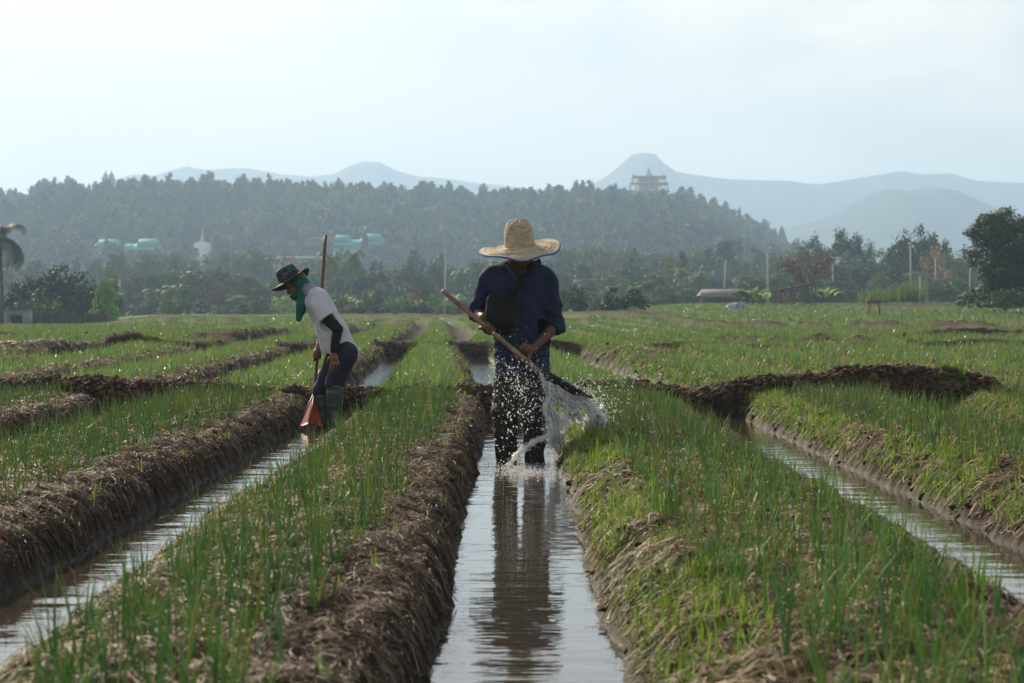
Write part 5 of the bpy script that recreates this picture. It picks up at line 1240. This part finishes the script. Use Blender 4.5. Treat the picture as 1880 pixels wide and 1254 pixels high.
gm = MB(); gable(gm, 0, 0, 14*k_, 78*k_, 6, 12*k_); obj('roof', gm.mesh('roof'), mat('faded_roof', (.20, .16, .15), .8, vary=.2, scale=1), ls); obj('wall', MB().box((0, 1, 7*k_), (66*k_, 3, 15*k_)).mesh('wall'), M_dark, ls)
for i in range(5): obj('post', MB().box(((-32+16*i)*k_, -2.4, 6*k_), (.15, .15, 15*k_)).mesh('post'), M_wood, ls)
# poles
M_pole = mat('concrete_pole', (.46, .45, .42), .85, vary=.15, scale=2)
for u, vt, vb, Y, lean, lb in ((816, 455, 573, 170, -2, 'slim concrete pole between the stooping farmer and the man'), (1155, 486, 528, 330, 0, 'short far pole above the wide dark bush'), (1172, 492, 528, 335, 0, 'faint far pole just right of the one above the wide bush'),
                               (1329, 478, 531, 260, -3, 'leaning pale pole above the long low shed'), (1410, 465, 560, 180, 1, 'pale pole standing left of the field hut'), (1529, 484, 540, 260, 0, 'thin pole right of the bare reddish tree'), (1672, 450, 536, 190, 1, 'tallest pale pole standing in the reed clump'), (1689, 505, 552, 200, 0, 'short pole just right of the tallest pole'),
                               (1717, 475, 532, 260, 0, 'faint thin pole between the tallest pole and the right tree'), (1780, 478, 552, 165, -1, 'brownish pole left of the large dark tree'), (220, 512, 542, 260, 0, 'short thin pole beyond the left fence end')):
    zb = CAMZ-(vb-HZ)/FPX*Y; H_ = (vb-vt)/FPX*Y; dx = lean/FPX*Y
    o = thing('utility_pole', lb, 'pole', loc=((u-940)/FPX*Y, Y, zb), group='utility poles beyond the field')
    obj('shaft', MB().tube([(0, 0, -.4), (-dx*1.2, 0, H_)], [.095*Y/190, .065*Y/190], 8).mesh('shaft', True), M_pole, o)
    obj('insulator', MB().tube([(-dx*1.2-.28, -.1, H_-.25), (-dx*1.2+.28, -.1, H_-.25)], .035, 6).mesh('insulator'), M_pole, o)
# field table
Yt = 110; k_ = Yt/FPX; tb = thing('field_table', 'rough wooden board table on legs in the right field', 'table', 1604, 576, Yt)
obj('tabletop', MB().box((0, 0, 22*k_), (27*k_, .5, 4.5*k_), M=Matrix.Rotation(R(-3), 3, 'Y')).mesh('tabletop'), M_wood, tb)
for x, y in ((-9, -.18), (10, -.18), (-8, .18), (11, .18)): obj('leg', MB().tube([(x*k_*.8, y, 21*k_), (x*k_*1.1, y, -.1)], .03, 6).mesh('leg'), M_wood, tb)
# tarp covered heap
def lumpobj(name, u, v, wpx, hpx, m, lb, cat_, Y=None, seed=1, group=None):
    if Y is None: X, Y = ray_ground(u, v, .18)
    k_ = Y/FPX; w, h = wpx*k_/2, hpx*k_
    pr = [ell((0, 0, 0), (w, w*.6, h), 0), ell((-w*.45, 0, 0), (w*.45, w*.4, h*.8), w*.1), ell((w*.5, 0, 0), (w*.4, w*.35, h*.65), w*.1)]
    hh = w/16
    def post(G, F): return np.maximum(F+w*.16*(vn3(G[:, 0]*4/w, G[:, 1]*4/w, G[:, 2]*3/w, seed)+.5*vn3(G[:, 0]*9/w, G[:, 1]*9/w, G[:, 2]*7/w, seed+1)), -.05*w-G[:, 2])
    o = obj(name, sdf_mesh(name, pr, hh, post=post, pad=w*.3), m, loc=((u-940)/FPX*Y, Y, CAMZ-(v-HZ)/FPX*Y)); return tag(o, lb, cat_, group)
M_tarp = mat('blue_grey_tarp', (.10, .135, .17), .5, col2=(.30, .33, .35), scale=3, bump=.02, bscale=6)
M_bagw = mat('white_plastic', (.75, .74, .72), .5, bump=.01, bscale=20, transl=.2)
lumpobj('tarp_heap', 1355, 570, 50, 15, M_tarp, 'heap under a crumpled blue-grey tarpaulin at the field edge', 'tarpaulin heap', Y=140, seed=3)
for i, (u, v, w_, h_, lb) in enumerate(((87, 617, 25, 6, 'white plastic sack lying in the left field'), (1147, 611, 22, 7, 'larger white sack lying in the right field beyond the man'), (1170, 609, 14, 7, 'cream sack touching the larger white sack'), (1264, 584, 8, 6, 'small white bag on the dark ridge at right'),
                                (178, 641, 9, 7, 'small pinkish-white bag on the left soil ridge'), (433, 614, 8, 6, 'white bag left of the soil ridge behind the stooping farmer'), (347, 604, 7, 4, 'tiny white bag in the far left field'), (734, 597, 13, 5, 'white scrap of plastic on the far path between the two people'), (812, 591, 12, 8, 'pale grey bag left of the man, far field'), (824, 597, 16, 6, 'white bag below the pale grey one left of the man'),
                                (1805, 564, 10, 3, 'white scrap left of the hedge at the far right edge'), (519, 588, 6, 4, 'tiny white bag behind the stooping farmer hat'))):
    lumpobj('plastic_bag', u, v, w_, h_, M_bagw, lb, 'bag', seed=10+i, group='white bags and plastic scraps in the field')

# ------------------------------------------------------------------ haze
hb = MB().box((0, 2050, 130), (4200, 4300, 270)).mesh('haze')
M_haze = bpy.data.materials.new('haze'); M_haze.use_nodes = True; n = M_haze.node_tree.nodes; n.remove(n['Principled BSDF'])
pvn = n.new('ShaderNodeVolumePrincipled'); pvn.inputs['Color'].default_value = (.53, .74, 1.0, 1); pvn.inputs['Density'].default_value = .00047; pvn.inputs['Anisotropy'].default_value = .25
M_haze.node_tree.links.new(pvn.outputs[0], n['Material Output'].inputs['Volume'])
hz_ = obj('haze', hb, M_haze); tag(hz_, kind='stuff')
#--B1--
